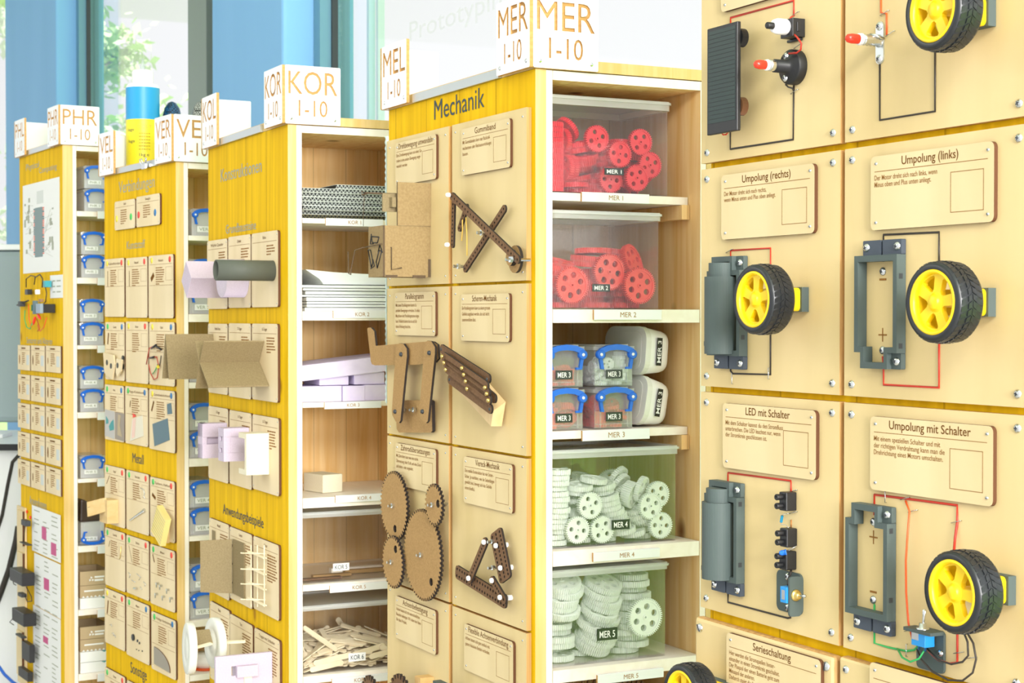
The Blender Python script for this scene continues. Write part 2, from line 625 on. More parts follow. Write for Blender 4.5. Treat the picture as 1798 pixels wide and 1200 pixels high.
def cabinet(name_label, px, d, alpha, W, top_py, L, shelves, post=.0155, cat='cabinet', rail=None):
    """shelves: (px, py of the front edge's top, thickness, recess)"""
    c = Cab()
    c.F = frame(px, d, R(alpha)) if px is not None else d
    c.W, c.L = W, L
    c.H = c.F.P(px, top_py).z if px is not None else top_py
    c.G = Frame(c.F.M @ QUARTER)
    c.e = thing('shelving_cabinet', name_label, cat, c.F.M)
    H = c.H
    MB().box(-W, 0, 0, post, .05, H, 0, mx=1).build('side_panel', [YEL, YELE], c.e)
    MB().box(-W, 0, L - post, L, .05, H, 0, mx=1).build('side_panel', [YEL, YELE], c.e)
    MB().box(-W, .001, 0, L, H + .0006, H + .015, 0, mx=1).build('top_board', [YELE, YELE], c.e)
    MB().box(-W * .5 - .005, -W * .5 + .005, post + .001, L - post - .001, .06, H - .001).build('back_panel', PINE, c.e)
    for s in (1, -1):
        x0, x1 = (-W / 2 + .006, -.0005) if s > 0 else (-W + .0005, -W / 2 - .006)
        MB().box(x0, x1, post + .0005, post + .0095, .06, H - .0005, 0, mx=1).build('upright', [PINE, PINEW], c.e)
        MB().box(x0, x1, L - post - .0095, L - post - .0005, .06, H - .0005, 0, mx=1).build('upright', [PINE, PINEW], c.e)
        MB().box(x0, x1, post + .010, L - post - .010, H - .0125, H - .0006, 0, mx=1).build('frame_top', [PINE, PINEW], c.e)
    MB().box(-W, 0, 0, L, 0, .05).build('plinth', BLACK, c.e)
    c.sh = []
    for (sx, sy, th, rec) in shelves:
        z = c.G.P(sx, sy, -rec).z
        MB().box(-W / 2 + .006, -rec - .0005, post + .0105, L - post - .0105, z - th, z).build('shelf', SHELF, c.e)
        if rec > .01:
            MB().box(-W / 2 + .006, -rec + .004, L - post - .0225, L - post - .0105, z - th - .02, z - th - .0004).build('batten', PINE, c.e)
        c.sh.append((z, rec))
    if rail:
        a, b = rail
        MB().box(c.F.P(a, 150, .004).x, c.F.P(b, 150, .004).x, -.005, -.0005, H + .0002, H + .0125).build('edge_rail', ALU, c.e)
    c.xi = (post + .0105, L - post - .0105)
    return c


LL = .277
MEC = cabinet('yellow shelving cabinet headed Mechanik with gear boxes in its open front', 940, 2.115, 63.1, .486, 120.5, LL,
              [(996, 338.6, .0105, .03), (985, 543.5, .0175, 0), (994, 757.5, .0105, .03), (1005, 967, .0195, 0), (1002, 1176, .0165, 0), (1002, 1320, .012, .01)], rail=(725, 876))
KOR = cabinet('yellow shelving cabinet headed Konstruktionen with white and lilac boards in its front', 506, 2.70, 63.6, .465, 218, LL,
              [(530, 383, .008, 0), (530, 547, .015, 0), (530, 708, .008, .0), (530, 876, .0165, 0), (530, 1029, .010, 0), (530, 1190, .012, 0)], .0145, rail=(384, 458))
VER = cabinet('yellow shelving cabinet headed Verbindungen with the glue bottle on top', 309.5, 3.36, 57.4, .44, 284, LL,
              [(345, 414, .010, 0), (345, 552, .016, 0), (345, 672, .012, 0), (345, 806, .016, 0), (345, 942, .010, 0), (345, 1090, .014, 0), (345, 1186, .012, 0)], .0165, rail=(202, 274))
PHR = cabinet('yellow shelving cabinet headed Physical Computing at the far end of the row', 111, 4.0, 58.9, .40, 254, .31,
              [(140, 371, .012, 0), (140, 488, .014, 0), (140, 607, .009, 0), (140, 725, .014, 0), (140, 842, .009, 0), (140, 960, .015, 0), (140, 1072, .014, 0), (140, 1185, .016, 0)], .024, rail=(50, 92))
ELF = Frame(T4(rowpt(-.955, .949, 0)) @ Matrix.Rotation(-A0, 4, 'Z'))
ELE = cabinet('yellow shelving cabinet behind the electric circuit boards', None, ELF, 0, .4635, 1.86, LL, [], .0155)

# headings painted on the yellow sides


def heading(c, s, pxl, pxr, base_py, cap_py, m=INK, bold=0.0, name='heading'):
    """left pixel, right pixel, baseline and cap line at the left pixel"""
    F = c.F
    a = F.P(pxl, base_py); b = F.P(pxr, base_py); t = F.P(pxl, cap_py)
    mb = MB()
    add_text(mb, s, a.x, a.z, -.0006, t.z - a.z, b.x - a.x, bold=bold)
    return mb.build(name, m, c.e)


heading(MEC, 'Mechanik', 763, 851, 210.5, 176)
heading(KOR, 'Konstruktionen', 388, 460, 320, 297, INKG)
heading(KOR, 'Grundbausteine', 397, 450, 411, 395, INKG)
heading(KOR, 'Anwendungsbeispiele', 392, 463, 902, 884, INK)
heading(VER, 'Verbindungen', 209, 272, 340, 319, INKG)
heading(VER, 'Kunststoff', 223, 255, 438, 424, INKG)
heading(VER, 'Metall', 233, 252.5, 812, 795, INK)
heading(VER, 'Sonstige', 229.5, 258, 1181, 1162, INK)
heading(PHR, 'Physical', 46, 69, 300, 289, INKG)
heading(PHR, 'Computing', 69, 100, 305, 295, INKG)
heading(PHR, 'Sensoren und Aktoren', 47, 92, 603, 592, INKG)
heading(PHR, 'Anwendungen', 52, 82, 885, 870, INKG)

# corrugated strip along the far edge of the Mechanik side
cs = MB()
za, zb = MEC.F.P(680, 708).z, MEC.F.P(680, 240).z
nz = 90
pts = []
for i in range(nz):
    z = za + (zb - za) * i / (nz - 1)
    pts.append((-MEC.W - .0035 - (.004 if i % 2 else 0), z))
cs.prism([pts + [(-MEC.W - .001, zb), (-MEC.W - .001, za)]], -.004, .012)
cs.build('corrugated_strip', mat('corrugated_sheet', (.55, .70, .68), .4), MEC.e)

# ------------------------------------------------------------------ cut-letter signs on the cabinet tops
SS, ST = .0955, .005
_sg = {}


def sign_plate(word):
    """white plate with the letters cut through onto a wooden backing; x 0..SS, z 0..SS, face at y = 0"""
    if word not in _sg:
        mb = MB()
        loops = [rrect(0, 0, SS, SS, .002, 2)]
        for s, h, wd, zb_ in ((word, .038, .085, .049), ('1-10', .027, .050, .013)):
            ls = text_loops(s, .04)
            xs = [p[0] for l in ls for p in l]; a, b = min(xs), max(xs)
            for l in ls:
                loops.append([(SS / 2 - wd / 2 + (p[0] - a) / (b - a) * wd, zb_ + p[1] / CAPH * h) for p in l])
        mb.prism(loops, 0, .0024, 0, 1, 1)
        mb.prism([rrect(0, 0, SS, SS, .002, 2)], .0024, ST, 1, 1, 2)
        for x in (.010, SS - .010):
            mb.lathe([(0, .0008), (.0022, .0008), (.003, 0)], (x, 0, .009), (0, -1, 0), 10, 3)
        _sg[word] = mb.mesh('sign', [WHITE, TAN, WHITE, STEEL])
    return _sg[word]


def sign_pair(c, wl, wr, lpx, rpx, lab_l, lab_r):
    H = c.H + .0008
    if wl:
        x = min(c.F.P(lpx, 200, .0115).x, -c.W - .0005)
        t = thing('sign', lab_l, 'sign', c.F.M @ T4((x, 0, H)), 'cut letter signs on the cabinet tops')
        link_mesh('plate', sign_plate(wl), t, T4((0, -.0115, 0)))
        link_mesh('plate', sign_plate(wl), t, T4((-.0058, -.0115 + SS, 0)) @ Matrix.Rotation(-math.pi / 2, 4, 'Z'))
    x = .0062
    t = thing('sign', lab_r, 'sign', c.F.M @ T4((x, 0, H)), 'cut letter signs on the cabinet tops')
    link_mesh('plate', sign_plate(wr), t, T4((-SS, -.0115, 0)))
    link_mesh('plate', sign_plate(wr), t, T4((-.0004, -.0062, 0)) @ QUARTER)


sign_pair(MEC, 'MEL', 'MER', 678, 938, 'white corner sign with cut out letters MEL on the Mechanik cabinet', 'white corner sign with cut out letters MER beside the Mechanik heading')
sign_pair(KOR, 'KOL', 'KOR', 358, 487.5, 'white corner sign with cut out letters KOL on the Konstruktionen cabinet', 'white corner sign with cut out letters KOR on the Konstruktionen cabinet')
sign_pair(VER, 'VEL', 'VER', 177, 304.5, 'white corner sign with cut out letters VEL left of the glue bottle', 'white corner sign with cut out letters VER right of the glue bottle')
sign_pair(PHR, 'PHL', 'PHR', 32.5, 109.5, 'white corner sign with cut out letters PHL on the far cabinet', 'white corner sign with cut out letters PHR on the far cabinet')

# ------------------------------------------------------------------ shelf name strips


def strip(c, s, tl, br_x, bl_y, shelf, tint=WHITE):
    z, rec = c.sh[shelf]
    n = -rec + .0002
    a = c.G.P(*tl, n + .004); b = c.G.P(tl[0], bl_y, n + .004); r = c.G.P(br_x, tl[1], n + .004)
    t = thing('shelf_strip', 'white shelf strip engraved %s' % s, 'shelf label', c.G.M @ T4((a.x, -n, b.z)), 'engraved strips on the shelf edges')
    W, Hh = r.x - a.x, a.z - b.z
    MB().box(0, W, -.004, 0, 0, Hh, 0, mx=1).build('plate', [tint, TAN], t, bevel=.0004)
    mb = MB(); add_text(mb, s, W / 2, Hh * .26, -.0043, Hh * .5, align='C')
    mb.build('engraving', ENGL, t)
    return t


strip(MEC, 'MER 1', (1021.7, 337), 1140.3, 354, 0)
strip(MEC, 'MER 2', (1043, 544), 1162, 562, 1)
strip(MEC, 'MER 3', (1022.7, 756.7), 1141, 775.4, 2)
strip(MEC, 'MER 4', (1041.8, 971.4), 1159, 987.6, 3)
strip(MEC, 'MER 5', (1049.4, 1186.5), 1165.4, 1203, 4)
strip(KOR, 'KOR 1', (572, 383), 672.7, 396, 0)
strip(KOR, 'KOR 2', (585.5, 545.5), 686, 559, 1)
strip(KOR, 'KOR 3', (570, 707), 669.6, 719, 2)
strip(KOR, 'KOR 4', (589, 871), 690, 884, 3)
strip(KOR, 'KOR 5', (579.4, 1029), 681, 1042, 4)
strip(KOR, 'KOR 6', (583, 1193), 684, 1206, 5)
for k, y in enumerate((371, 488, 607, 725, 842, 960, 1072, 1185)):
    strip(PHR, 'PHR %d' % (k + 1), (171, y), 225, y + 13, k)

# ------------------------------------------------------------------ exhibit boards
_screw = None


def screw_mesh():
    global _screw
    if _screw is None:
        mb = MB()
        mb.lathe([(0, .0022), (.0016, .0021), (.0030, .0014), (.0038, .0003), (.0039, 0)], (0, 0, 0), (0, -1, 0), 14, 0)
        mb.box(-.0017, .0017, -.0024, -.0018, -.0005, .0005, 1); mb.box(-.0005, .0005, -.0024, -.0018, -.0017, .0017, 1)
        _screw = mb.mesh('screw', [STEEL, DARK])
    return _screw


_slot = None


def slot_screw():
    global _slot
    if _slot is None:
        mb = MB()
        mb.lathe([(0, .0026), (.0034, .0022), (.0046, .0008), (.0047, 0)], (0, 0, 0), (0, -1, 0), 14, 0)
        mb.box(-.0040, .0040, -.0027, -.0020, -.0006, .0006, 1)
        _slot = mb.mesh('slotted_screw', [STEEL, DARK])
    return _slot


def put(name, me, parent, p, s=1.0, ry=0.0):
    return link_mesh(name, me, parent, T4(p) @ Matrix.Rotation(ry, 4, 'Y') @ Matrix.Scale(s, 4))


class Board:
    """a square plywood board on the frame F; local x to the right, z up, y = 0 on the cabinet side"""

    def __init__(s, F, x0, z0, w, h, th, label, rnd=0.0, screws=True, inset=.0105, sc=1.0, name='exhibit_board', slot=False):
        s.F = F.at(x0, 0, z0); s.w, s.h, s.th = w, h, th
        s.e = thing(name, label, 'exhibit board', s.F.M @ T4((0, -.0006, 0)), 'exhibit boards')
        s.F = Frame(s.F.M @ T4((0, -.0006, 0)))
        MB().box(0, w, -th, 0, 0, h, 1, my=0).build('panel', [PLY, PLYE], s.e, bevel=rnd)
        if screws:
            for k, (x, z) in enumerate(((inset, inset), (w - inset, inset), (inset, h - inset), (w - inset, h - inset))):
                put('screw', slot_screw() if slot else screw_mesh(), s.e, (x, -th, z), sc, random.uniform(0, 3))

    def P(s, px, py, n=None):
        """n: metres out from the board's face"""
        return s.F.P(px, py, s.th + (n or 0))

    def plate(s, pxl, pyt, w, h, title, lines, tx=None, rx=None, th_=None, lh=.0044, ls=.0060, title_h=.0074, rule=.0133, frame_=(.67, .925, .010, .0435), small=.42, lx=.035, blo=.006):
        a = s.P(pxl, pyt, .004)
        x0, z1 = a.x, a.z; z0 = z1 - h; x1 = x0 + w; y = -s.th
        mb = MB(); mb.prism([rrect(x0, z0, x1, z1, .005, 4)], y - .004, y - .0001, 0, 1)
        p = mb.build('label_plate', [PLATE, BURN], s.e)
        e = MB(); Y = y - .0042
        if title: add_text(e, title, x0 + w * .5, z1 - .0098, Y, title_h, tx, 'C', 0, blo)
        e.box(x0 + w * lx, x1 - w * .045, Y, Y + .0001, z1 - rule - .0005, z1 - rule, 1)
        fx0, fx1, fz0, fz1 = x0 + w * frame_[0], x0 + w * frame_[1], z0 + frame_[2], z0 + frame_[3]
        for q in ((fx0, fx1, fz0, fz0 + .0005), (fx0, fx1, fz1 - .0005, fz1), (fx0, fx0 + .0005, fz0, fz1), (fx1 - .0005, fx1, fz0, fz1)):
            e.box(q[0], q[1], Y, Y + .0001, q[2], q[3], 1)
        for k, (t, wd) in enumerate(lines):
            add_text(e, t, x0 + w * lx, z1 - rule - .0078 - ls * k, Y, lh, wd, 'L', 1, .003)
        e.build('engraving', [ENG, ENG2], p)
        for dx, dz in ((.007, .0065), (w - .007, .0065), (.007, h - .0065), (w - .007, h - .0065)):
            put('screw', screw_mesh(), p, (x0 + dx, y - .004, z0 + dz), small)
        return p

    def wire(s, pts, m, name, r=.0009, n=.0004):
        mb = MB(); mb.tube([s.P(q[0], q[1], q[2] if len(q) > 2 else n) for q in pts], r, 6)
        return mb.build(name, m, s.e)

    def staple(s, px, py, L=.011, vert=False):
        c = s.P(px, py, .0016)
        d = Vector((0, 0, L / 2)) if vert else Vector((L / 2, 0, .0015))
        mb = MB(); mb.tube([c - d + Vector((0, .0016, 0)), c - d, c + d, c + d + Vector((0, .0016, 0))], .0004, 5)
        return mb.build('staple', STEEL, s.e)


# ---- yellow wheel on a gear motor; built once, copied with its parts
def arcpts(r, a0, a1, n):
    return [(r * math.cos(R(a0 + (a1 - a0) * i / n)), r * math.sin(R(a0 + (a1 - a0) * i / n))) for i in range(n + 1)]


def wheel_meshes():
    RO, W = .0330, .027            # tyre radius, width; outer face at y = -W, inner at y = 0
    t = MB()
    t.lathe([(.0262, .0005), (.0300, .0), (.0322, .0035), (RO - .0008, .008), (RO - .0005, .0135), (RO - .0008, .019), (.0322, .0235), (.0300, W), (.0262, W - .0012)], n=64)
    k = 0
    for row, (h0, h1, sk) in enumerate(((.0032, .0088, .0022), (.0096, .0132, .0024), (.0139, .0176, -.0024), (.0184, .0240, -.0022))):
        for i in range(36):
            a = 2 * math.pi * (i + (.5 if row in (1, 3) else 0)) / 36
            da = 2 * math.pi / 36 * .36; sh = sk / RO
            ro = RO + .0002 if row in (1, 2) else RO - .0006
            b = len(t.v)
            for (h, aa, r) in ((h0, a - da, ro - .0012), (h0, a + da, ro - .0012), (h1, a + da + sh, ro - .0012), (h1, a - da + sh, ro - .0012),
                               (h0, a - da, ro), (h0, a + da, ro), (h1, a + da + sh, ro), (h1, a - da + sh, ro)):
                t.v.append((r * math.cos(aa), -h, r * math.sin(aa)))
            for q in ((4, 5, 6, 7), (0, 1, 5, 4), (1, 2, 6, 5), (2, 3, 7, 6), (3, 0, 4, 7)): t.face([b + j for j in q])
    tyre = t.mesh('tyre', RUBBER)
    r = MB()
    r.lathe([(.0222, .004), (.0264, .002), (.0264, W - .002), (.0258, W - .0005), (.0238, W - .0005), (.0226, W - .0030), (.0222, W - .006)], n=48, closed=True)
    # five spokes: wide at the hub and at the rim, with rounded windows between
    wins = []
    for i in range(5):
        a = 72 * i + 90 + 36
        w1 = [((r_) * math.cos(R(a + d)), (r_) * math.sin(R(a + d))) for r_, d in ((.0105, -14), (.0088, 0), (.0105, 14), (.0150, 19), (.0195, 22), (.0212, 19), (.0212, 8), (.0212, -8), (.0212, -19), (.0195, -22), (.0150, -19))]
        wins.append(w1)
    r.prism([circ(0, 0, .0230, 40)] + wins, -(W - .0045), -(W - .0095), 0)
    r.lathe([(0, W - .0010), (.0048, W - .0010), (.0056, W - .0018), (.0060, W - .0035), (.0085, W - .0046)], n=24)
    r.lathe([(.0042, 0), (.0042, W - .006)], n=16)
    return tyre, r.mesh('rim', YPL)


TYRE, RIM = wheel_meshes()
_bm = MB(); _bm.prism([rrect(-.0110, -.0110, .0120, .0110, .004, 4)], -.0165, -.0008, 0)
_bm.prism([rrect(-.0580, -.0105, -.0110, .0105, .003, 3)], -.0150, -.0012, 0)
MOTOR = _bm.mesh('gear_motor', YPL)
MOUNT = MB().box(-.030, .0145, -.008, 0, -.0115, .0115).mesh('motor_mount', GREY)
AXLE = MB().cyl((0, -.017, 0), (0, -.034, 0), .0027).mesh('axle', WPL)
WN = .0600 - .007


def wheel(b, px, py, spin=0.0, cls=None):
    c = b.P(px, py, WN)
    M = T4((c.x, 0, c.z))
    y = -b.th
    link_mesh('motor_mount', MOUNT, b.e, T4((c.x, y - .0002, c.z)))
    m = link_mesh('gear_motor', MOTOR, b.e, T4((c.x, y - .0075, c.z)))
    link_mesh('axle', AXLE, m)
    w_ = thing_part('wheel', b.e, T4((c.x, y - WN + .0255, c.z)) @ Matrix.Rotation(R(spin), 4, 'Y'))
    link_mesh('tyre', TYRE, w_)
    link_mesh('rim', RIM, w_)
    return c


def thing_part(name, parent, M):
    o = bpy.data.objects.new(name, None); o.empty_display_size = .01
    COL.objects.link(o); o.parent = parent; o.matrix_local = M
    return o


# ---- battery holder: origin at its lower left corner
HW = .0570


def holder_mesh():
    mb = MB()
    T = .0105
    out = [(0, .0135), (HW, .0135), (HW, .0985), (.0445, .0985), (.0445, .1125), (.0085, .1125), (.0085, .0985), (0, .0985)]
    hole = [(.005, .0190), (HW - .005, .0190), (HW - .005, .0935), (.0400, .0935), (.0400, .1070), (.0130, .1070), (.0130, .0935), (.005, .0935)]
    mb.prism([out, hole], -T, -.0005)
    mb.prism([rrect(.0445, .0985, HW, .1125, .001, 2)], -.0055, -.0005)
    mb.prism([rrect(.006, .0003, .0300, .0135, .001, 2)], -.0055, -.0005, 1)
    mb.prism([rrect(.0325, .0003, HW, .0135, .001, 2)], -.0055, -.0005, 1)
    mb.box(HW - .0003, HW + .0002, -.008, -.004, .090, .0945, 2); mb.box(HW - .0003, HW + .0002, -.008, -.004, .030, .0345, 2)
    return mb.mesh('battery_holder', [GREY, GREYD, DARK])


HOLD = holder_mesh()


def dsec(r, cy, n=30):
    """round cell section, flat where it meets the board"""
    a0 = math.asin(min(1, (cy - .0006) / r))
    return [(r * math.cos(t), -cy - r * math.sin(t)) for t in [-a0 + (math.pi + 2 * a0) * i / n for i in range(n + 1)]]


_bt = MB()
_bt.prism([dsec(.0165, .0125)], 0, .0768, 0, X=(1, 0, 0), Z=(0, 1, 0), Y=(0, 0, 1))
_bt.prism([dsec(.0132, .0115)], .0768, .0905, 0, X=(1, 0, 0), Z=(0, 1, 0), Y=(0, 0, 1))
_bt.box(-.0016, .0016, -.0230, -.0218, .0785, .0885, 1); _bt.box(-.0048, .0048, -.0230, -.0205, .0820, .0852, 1)
_bt.box(-.0105, -.0045, -.0258, -.0220, .008, .0125, 1)
BATT = _bt.mesh('battery', [GREY, DARK])


def holder(b, pxr, pyb, battery, flip=False, mark=''):
    """right lower (or, when flipped, right upper) corner on the board; the ends swap when flipped"""
    c = b.P(pxr, pyb, 0)
    y = -b.th
    pos = (lambda x, z: (c.x - HW + x, y, c.z - z)) if flip else (lambda x, z: (c.x - HW + x, y, c.z + z))
    h = thing_part('battery_holder', b.e, T4((0, 0, 0)))
    me = HOLD
    if flip:
        me = HOLD.copy()
        for v in me.vertices: v.co.z = -v.co.z
        me.flip_normals()
    link_mesh('holder_frame', me, h, T4((c.x - HW, y, c.z)))
    for x, z, dy in ((.0510, .1055, .0055), (.011, .0065, .0055), (.0515, .0065, .0055)):
        p = pos(x, z); put('screw', screw_mesh(), h, (p[0], p[1] - dy, p[2]), 1.0, random.uniform(0, 3))
    # contact screws and the burnt plus and minus marks on the board inside
    for x, z in ((.0265, .0275), (.0265, .0965)):
        p = pos(x, z); put('contact_screw', screw_mesh(), h, (p[0], p[1] - .0002, p[2]), 1.0, .4)
    g = MB()
    pz = pos(.0265, .083); mz = pos(.0265, .0345)
    g.box(pz[0] - .0005, pz[0] + .0005, y - .0004, y - .0001, pz[2] - .006, pz[2] + .006); g.box(pz[0] - .0055, pz[0] + .0055, y - .0004, y - .0001, pz[2] - .0006, pz[2] + .0006)
    g.box(mz[0] - .0045, mz[0] + .0045, y - .0004, y - .0001, mz[2] - .0009, mz[2] + .0009)
    g.build('polarity_marks', ENG2, b.e)
    if battery:
        p = pos(.0285, .0155)
        link_mesh('battery', BATT, h, T4((p[0], p[1], p[2])))
    return h


# ---------------------------------------------------------------- the eight boards of the electric cabinet
BX = (-.4703, -.2370); BZ = lambda k: 1.3780 + .2283 * (2 - k); BW = (.2266, .2265); BH = .2222; BT = .0070
EF = ELE.F
PW, PH_ = .1520, .0645

b11 = Board(EF, BX[0], BZ(1), BW[0], BH, BT, 'plywood board with the black solar panel and a push button')
b11.plate(1266, -91, PW, PH_, None, [])
so_ = thing_part('solar_panel', b11.e, T4((0, 0, 0)))
a = b11.P(1241.5, 51.5, .031 - .007); d_ = b11.P(1242.5, 238, .031 - .007); r_ = b11.P(1294.5, 40, .031 - .007)
y = a.y
MB().box(a.x, r_.x, y, y + .0045, d_.z, a.z).build('panel_body', BLACK, so_, bevel=.0008)
cm = MB()
for i in range(22):
    z = d_.z + .011 + i * (a.z - d_.z - .014) / 22
    cm.box(a.x + .003, r_.x - .003, y - .0003, y, z, z + (a.z - d_.z - .014) / 22 - .0005)
cm.build('solar_cells', mat('solar_cell_green_black', (0.012, 0.030, 0.026), .3), so_)
for zz, mm in ((.23, mat('brown_knob', (.12, .05, .02), .5)), (.86, BLACK)):
    zq = d_.z + (a.z - d_.z) * zz
    MB().cyl((r_.x - .006, y + .0046, zq), (r_.x - .006, y + .0115, zq), .0090).build('stand_off', mm, so_)
    MB().cyl((r_.x - .045, y + .0046, zq), (r_.x - .045, -b11.th - .0002, zq), .004).build('post', BLACK, so_)
b11.wire([(1283, 48), (1283, 31), (1394, 1), (1394, 28)], REDW, 'red_wire', .0010)
b11.wire([(1267, 233, .018), (1270, 237, .016), (1275, 236.5, .012), (1279, 231, .006)], REDW, 'red_wire', .0008)
b11.wire([(1282.5, 225), (1282.5, 262), (1393, 245), (1394, 150)], BLKW, 'black_wire', .0010)
b11.staple(1395, 25); b11.staple(1394, 161); b11.staple(1400, 81)
ps = thing_part('push_button', b11.e, T4((0, 0, 0)))
c = b11.P(1388, 48.5, .010); y0 = -b11.th
mb = MB(); mb.box(c.x - .0095, c.x + .0095, y0 - .0145, y0 - .0003, c.z - .0095, c.z + .0075); mb.box(c.x - .014, c.x + .006, y0 - .004, y0 - .0003, c.z - .0120, c.z - .0095)
mb.box(c.x + .0096, c.x + .0105, y0 - .010, y0 - .006, c.z - .005, c.z + .004)
mb.build('switch_base', BLACK, ps, bevel=.0005)
MB().lathe([(.0065, .0145), (.0075, .016), (.0075, .025), (.0060, .0295), (.0035, .0300), (0, .0300)], (c.x, y0, c.z), (0, -1, 0), 24).build('switch_collar', WPL, ps)
MB().lathe([(.0032, .030), (.0032, .0365), (.0026, .0372), (0, .0372)], (c.x, y0, c.z), (0, -1, 0), 18).build('button', BLACK, ps)
b11.wire([(1394, 60, .012), (1400, 66, .014), (1407, 76, .014), (1406, 87, .013), (1399, 93, .012), (1385, 94, .013)], REDW, 'red_wire', .0009)
b11.wire([(1386, 35, .012), (1389, 30, .008), (1394, 28, .002)], REDW, 'red_wire', .0008)
ls_ = thing_part('lamp_socket', b11.e, T4((0, 0, 0)))
c = b11.P(1390, 118, .006)
MB().lathe([(.0165, .0002), (.0165, .008), (.0155, .0095), (.0095, .010), (.0080, .012), (.0062, .013), (.0062, .026), (.0055, .0262), (0, .026)], (c.x, y0, c.z), (0, -1, 0), 32).build('socket', BLACK, ls_)
for px, py in ((1380, 99), (1378.5, 137)):
    q = b11.P(px, py, .0098); put('screw', screw_mesh(), ls_, q, .95, .5)
MB().lathe([(.0052, .0262), (.0055, .030), (.0050, .0325), (0, .0328)], (c.x, y0, c.z), (0, -1, 0), 20, 0).build('lamp_thread', STEEL, ls_)
MB().lathe([(.0048, .0328), (.0054, .034), (.0048, .0362), (0, .0363)], (c.x, y0, c.z), (0, -1, 0), 20, 0).build('lamp_ring', WPL, ls_)
MB().lathe([(.0042, .0363), (.0044, .0425), (.0036, .0465), (.0016, .0485), (0, .0488)], (c.x, y0, c.z), (0, -1, 0), 20, 0).build('red_lamp', REDL, ls_)
b11.wire([(1379, 148, .008), (1384, 153, .006), (1391, 155, .002), (1394, 160, .0004)], BLKW, 'black_wire', .0008)

b12 = Board(EF, BX[1], BZ(1), BW[1], BH, BT, 'plywood board with a red lamp on a metal strap and a yellow wheel')
b12.wire([(1547, -20), (1547, 22), (1557, 24), (1557, 62)], ORW, 'red_wire', .0009)
b12.wire([(1545, 112), (1545, 211), (1642, 195.5), (1642, 80)], BLKW, 'black_wire', .0010)
b12.staple(1552, 23); b12.staple(1562, 59)
st = thing_part('lamp_holder', b12.e, T4((0, 0, 0)))
p0 = b12.P(1545, 38, .001); p1 = b12.P(1545, 112.5, .001)
mb = MB(); mb.prism([rrect(p0.x - .0052, p1.z, p0.x + .0052, p0.z, .005, 5)], y0 - .0015, y0 - .0001)
mb.build('strap', ALU, st)
for py in (46, 104): put('screw', screw_mesh(), st, b12.P(1544, py, .0016), 1.0, .7)
c = b12.P(1541, 72, .003); c.y = y0
MB().lathe([(.006, .001), (.0042, .004), (.0050, .006), (.0044, .008), (.0052, .010), (.0046, .012), (.0052, .014), (.0046, .016), (.0052, .018), (.0042, .020), (0, .020)], c, (0, -1, 0), 20).build('thread', STEEL, st)
MB().lathe([(.0044, .0200), (.0054, .0210), (.0052, .0238), (.0042, .0245), (0, .0245)], c, (0, -1, 0), 20).build('lamp_ring', WPL, st)
MB().lathe([(.0042, .0245), (.0044, .0310), (.0036, .0355), (.0016, .0375), (0, .0378)], c, (0, -1, 0), 20).build('red_lamp', REDL, st)
mb = MB(); mb.tube([c + Vector((.006, -.001, .001)), c + Vector((.004, -.009, .004)), c + Vector((-.002, -.010, .005))], .0014, 6); mb.build('spring_clip', STEEL, st)
wheel(b12, 1637, 16.5, 10)

b21 = Board(EF, BX[0], BZ(2), BW[0], BH, BT, 'plywood board headed Umpolung (rechts) with a wheel and a full battery holder')
b21.plate(1266.5, 308.5, PW, PH_, 'Umpolung (rechts)', [('Der Motor dreht sich nach rechts,', .0715), ('wenn Minus unten und Plus oben anliegt.', .0865)], .0790)
b21.wire([(1283, 470), (1283, 440), (1353, 436), (1353, 500)], REDW, 'red_wire', .0009)
b21.wire([(1353, 560), (1353, 658), (1287, 656.5), (1283, 652), (1283, 630)], BLKW, 'black_wire', .0010)
b21.staple(1280, 441); b21.staple(1285, 665, vert=True); b21.staple(1349, 656, vert=True)
holder(b21, 1313, 650, True)
wheel(b21, 1322, 526, 4)

b22 = Board(EF, BX[1], BZ(2), BW[1], BH, BT, 'plywood board headed Umpolung (links) with a wheel and an empty battery holder')
b22.plate(1529, 276, PW, PH_, 'Umpolung (links)', [('Der Motor dreht sich nach links, wenn', .0805), ('Minus oben und Plus unten anliegt.', .0730)], .0700)
b22.wire([(1551.5, 460), (1551.5, 412.5), (1649, 408), (1649, 470)], BLKW, 'black_wire', .0010)
b22.wire([(1649, 590), (1649, 681), (1551.5, 676), (1551.5, 640), (1550, 626)], REDW, 'red_wire', .0010)
holder(b22, 1591.5, 419, False, True)
wheel(b22, 1637, 531, 12)

b31 = Board(EF, BX[0], BZ(3), BW[0], BH, BT, 'plywood board headed LED mit Schalter with black terminals and a toggle switch')
b31.plate(1269, 708, PW, PH_, 'LED mit Schalter', [('Mit dem Schalter kannst du den Stromfluss', .0960), ('unterbrechen. Die LED leuchtet nur, wenn', .0920), ('der Stromkreis geschlossen ist.', .0700)], .0720)
b31.wire([(1278.5, 870), (1278.5, 830.5), (1389, 845), (1389, 866)], REDW, 'red_wire', .0010)
b31.wire([(1278.5, 1040), (1278.5, 1058), (1383, 1086), (1388, 1085), (1388.5, 1079), (1383.5, 1073, .004), (1385, 1065, .010)], BLKW, 'black_wire', .0010)
holder(b31, 1308, 1049, True)
for k, (px, py) in enumerate(((1384, 880.5), (1385, 944), (1384, 984))):
    tb = thing_part('terminal_block', b31.e, T4((0, 0, 0)))
    c = b31.P(px, py, .006)
    mb = MB(); mb.box(c.x - .0058, c.x + .0058, y0 - .0125, y0 - .0003, c.z - .0088, c.z + .0088); mb.build('terminal_body', BLACK, tb, bevel=.001)
    for dz in (-.0042, .0042):
        MB().lathe([(.0028, .0120), (.0030, .0185), (.0026, .0192), (.0016, .0192), (.0015, .017), (0, .017)], (c.x - .0015, y0, c.z + dz), (0, -1, 0), 16).build('terminal_screw_well', BLACK, tb)
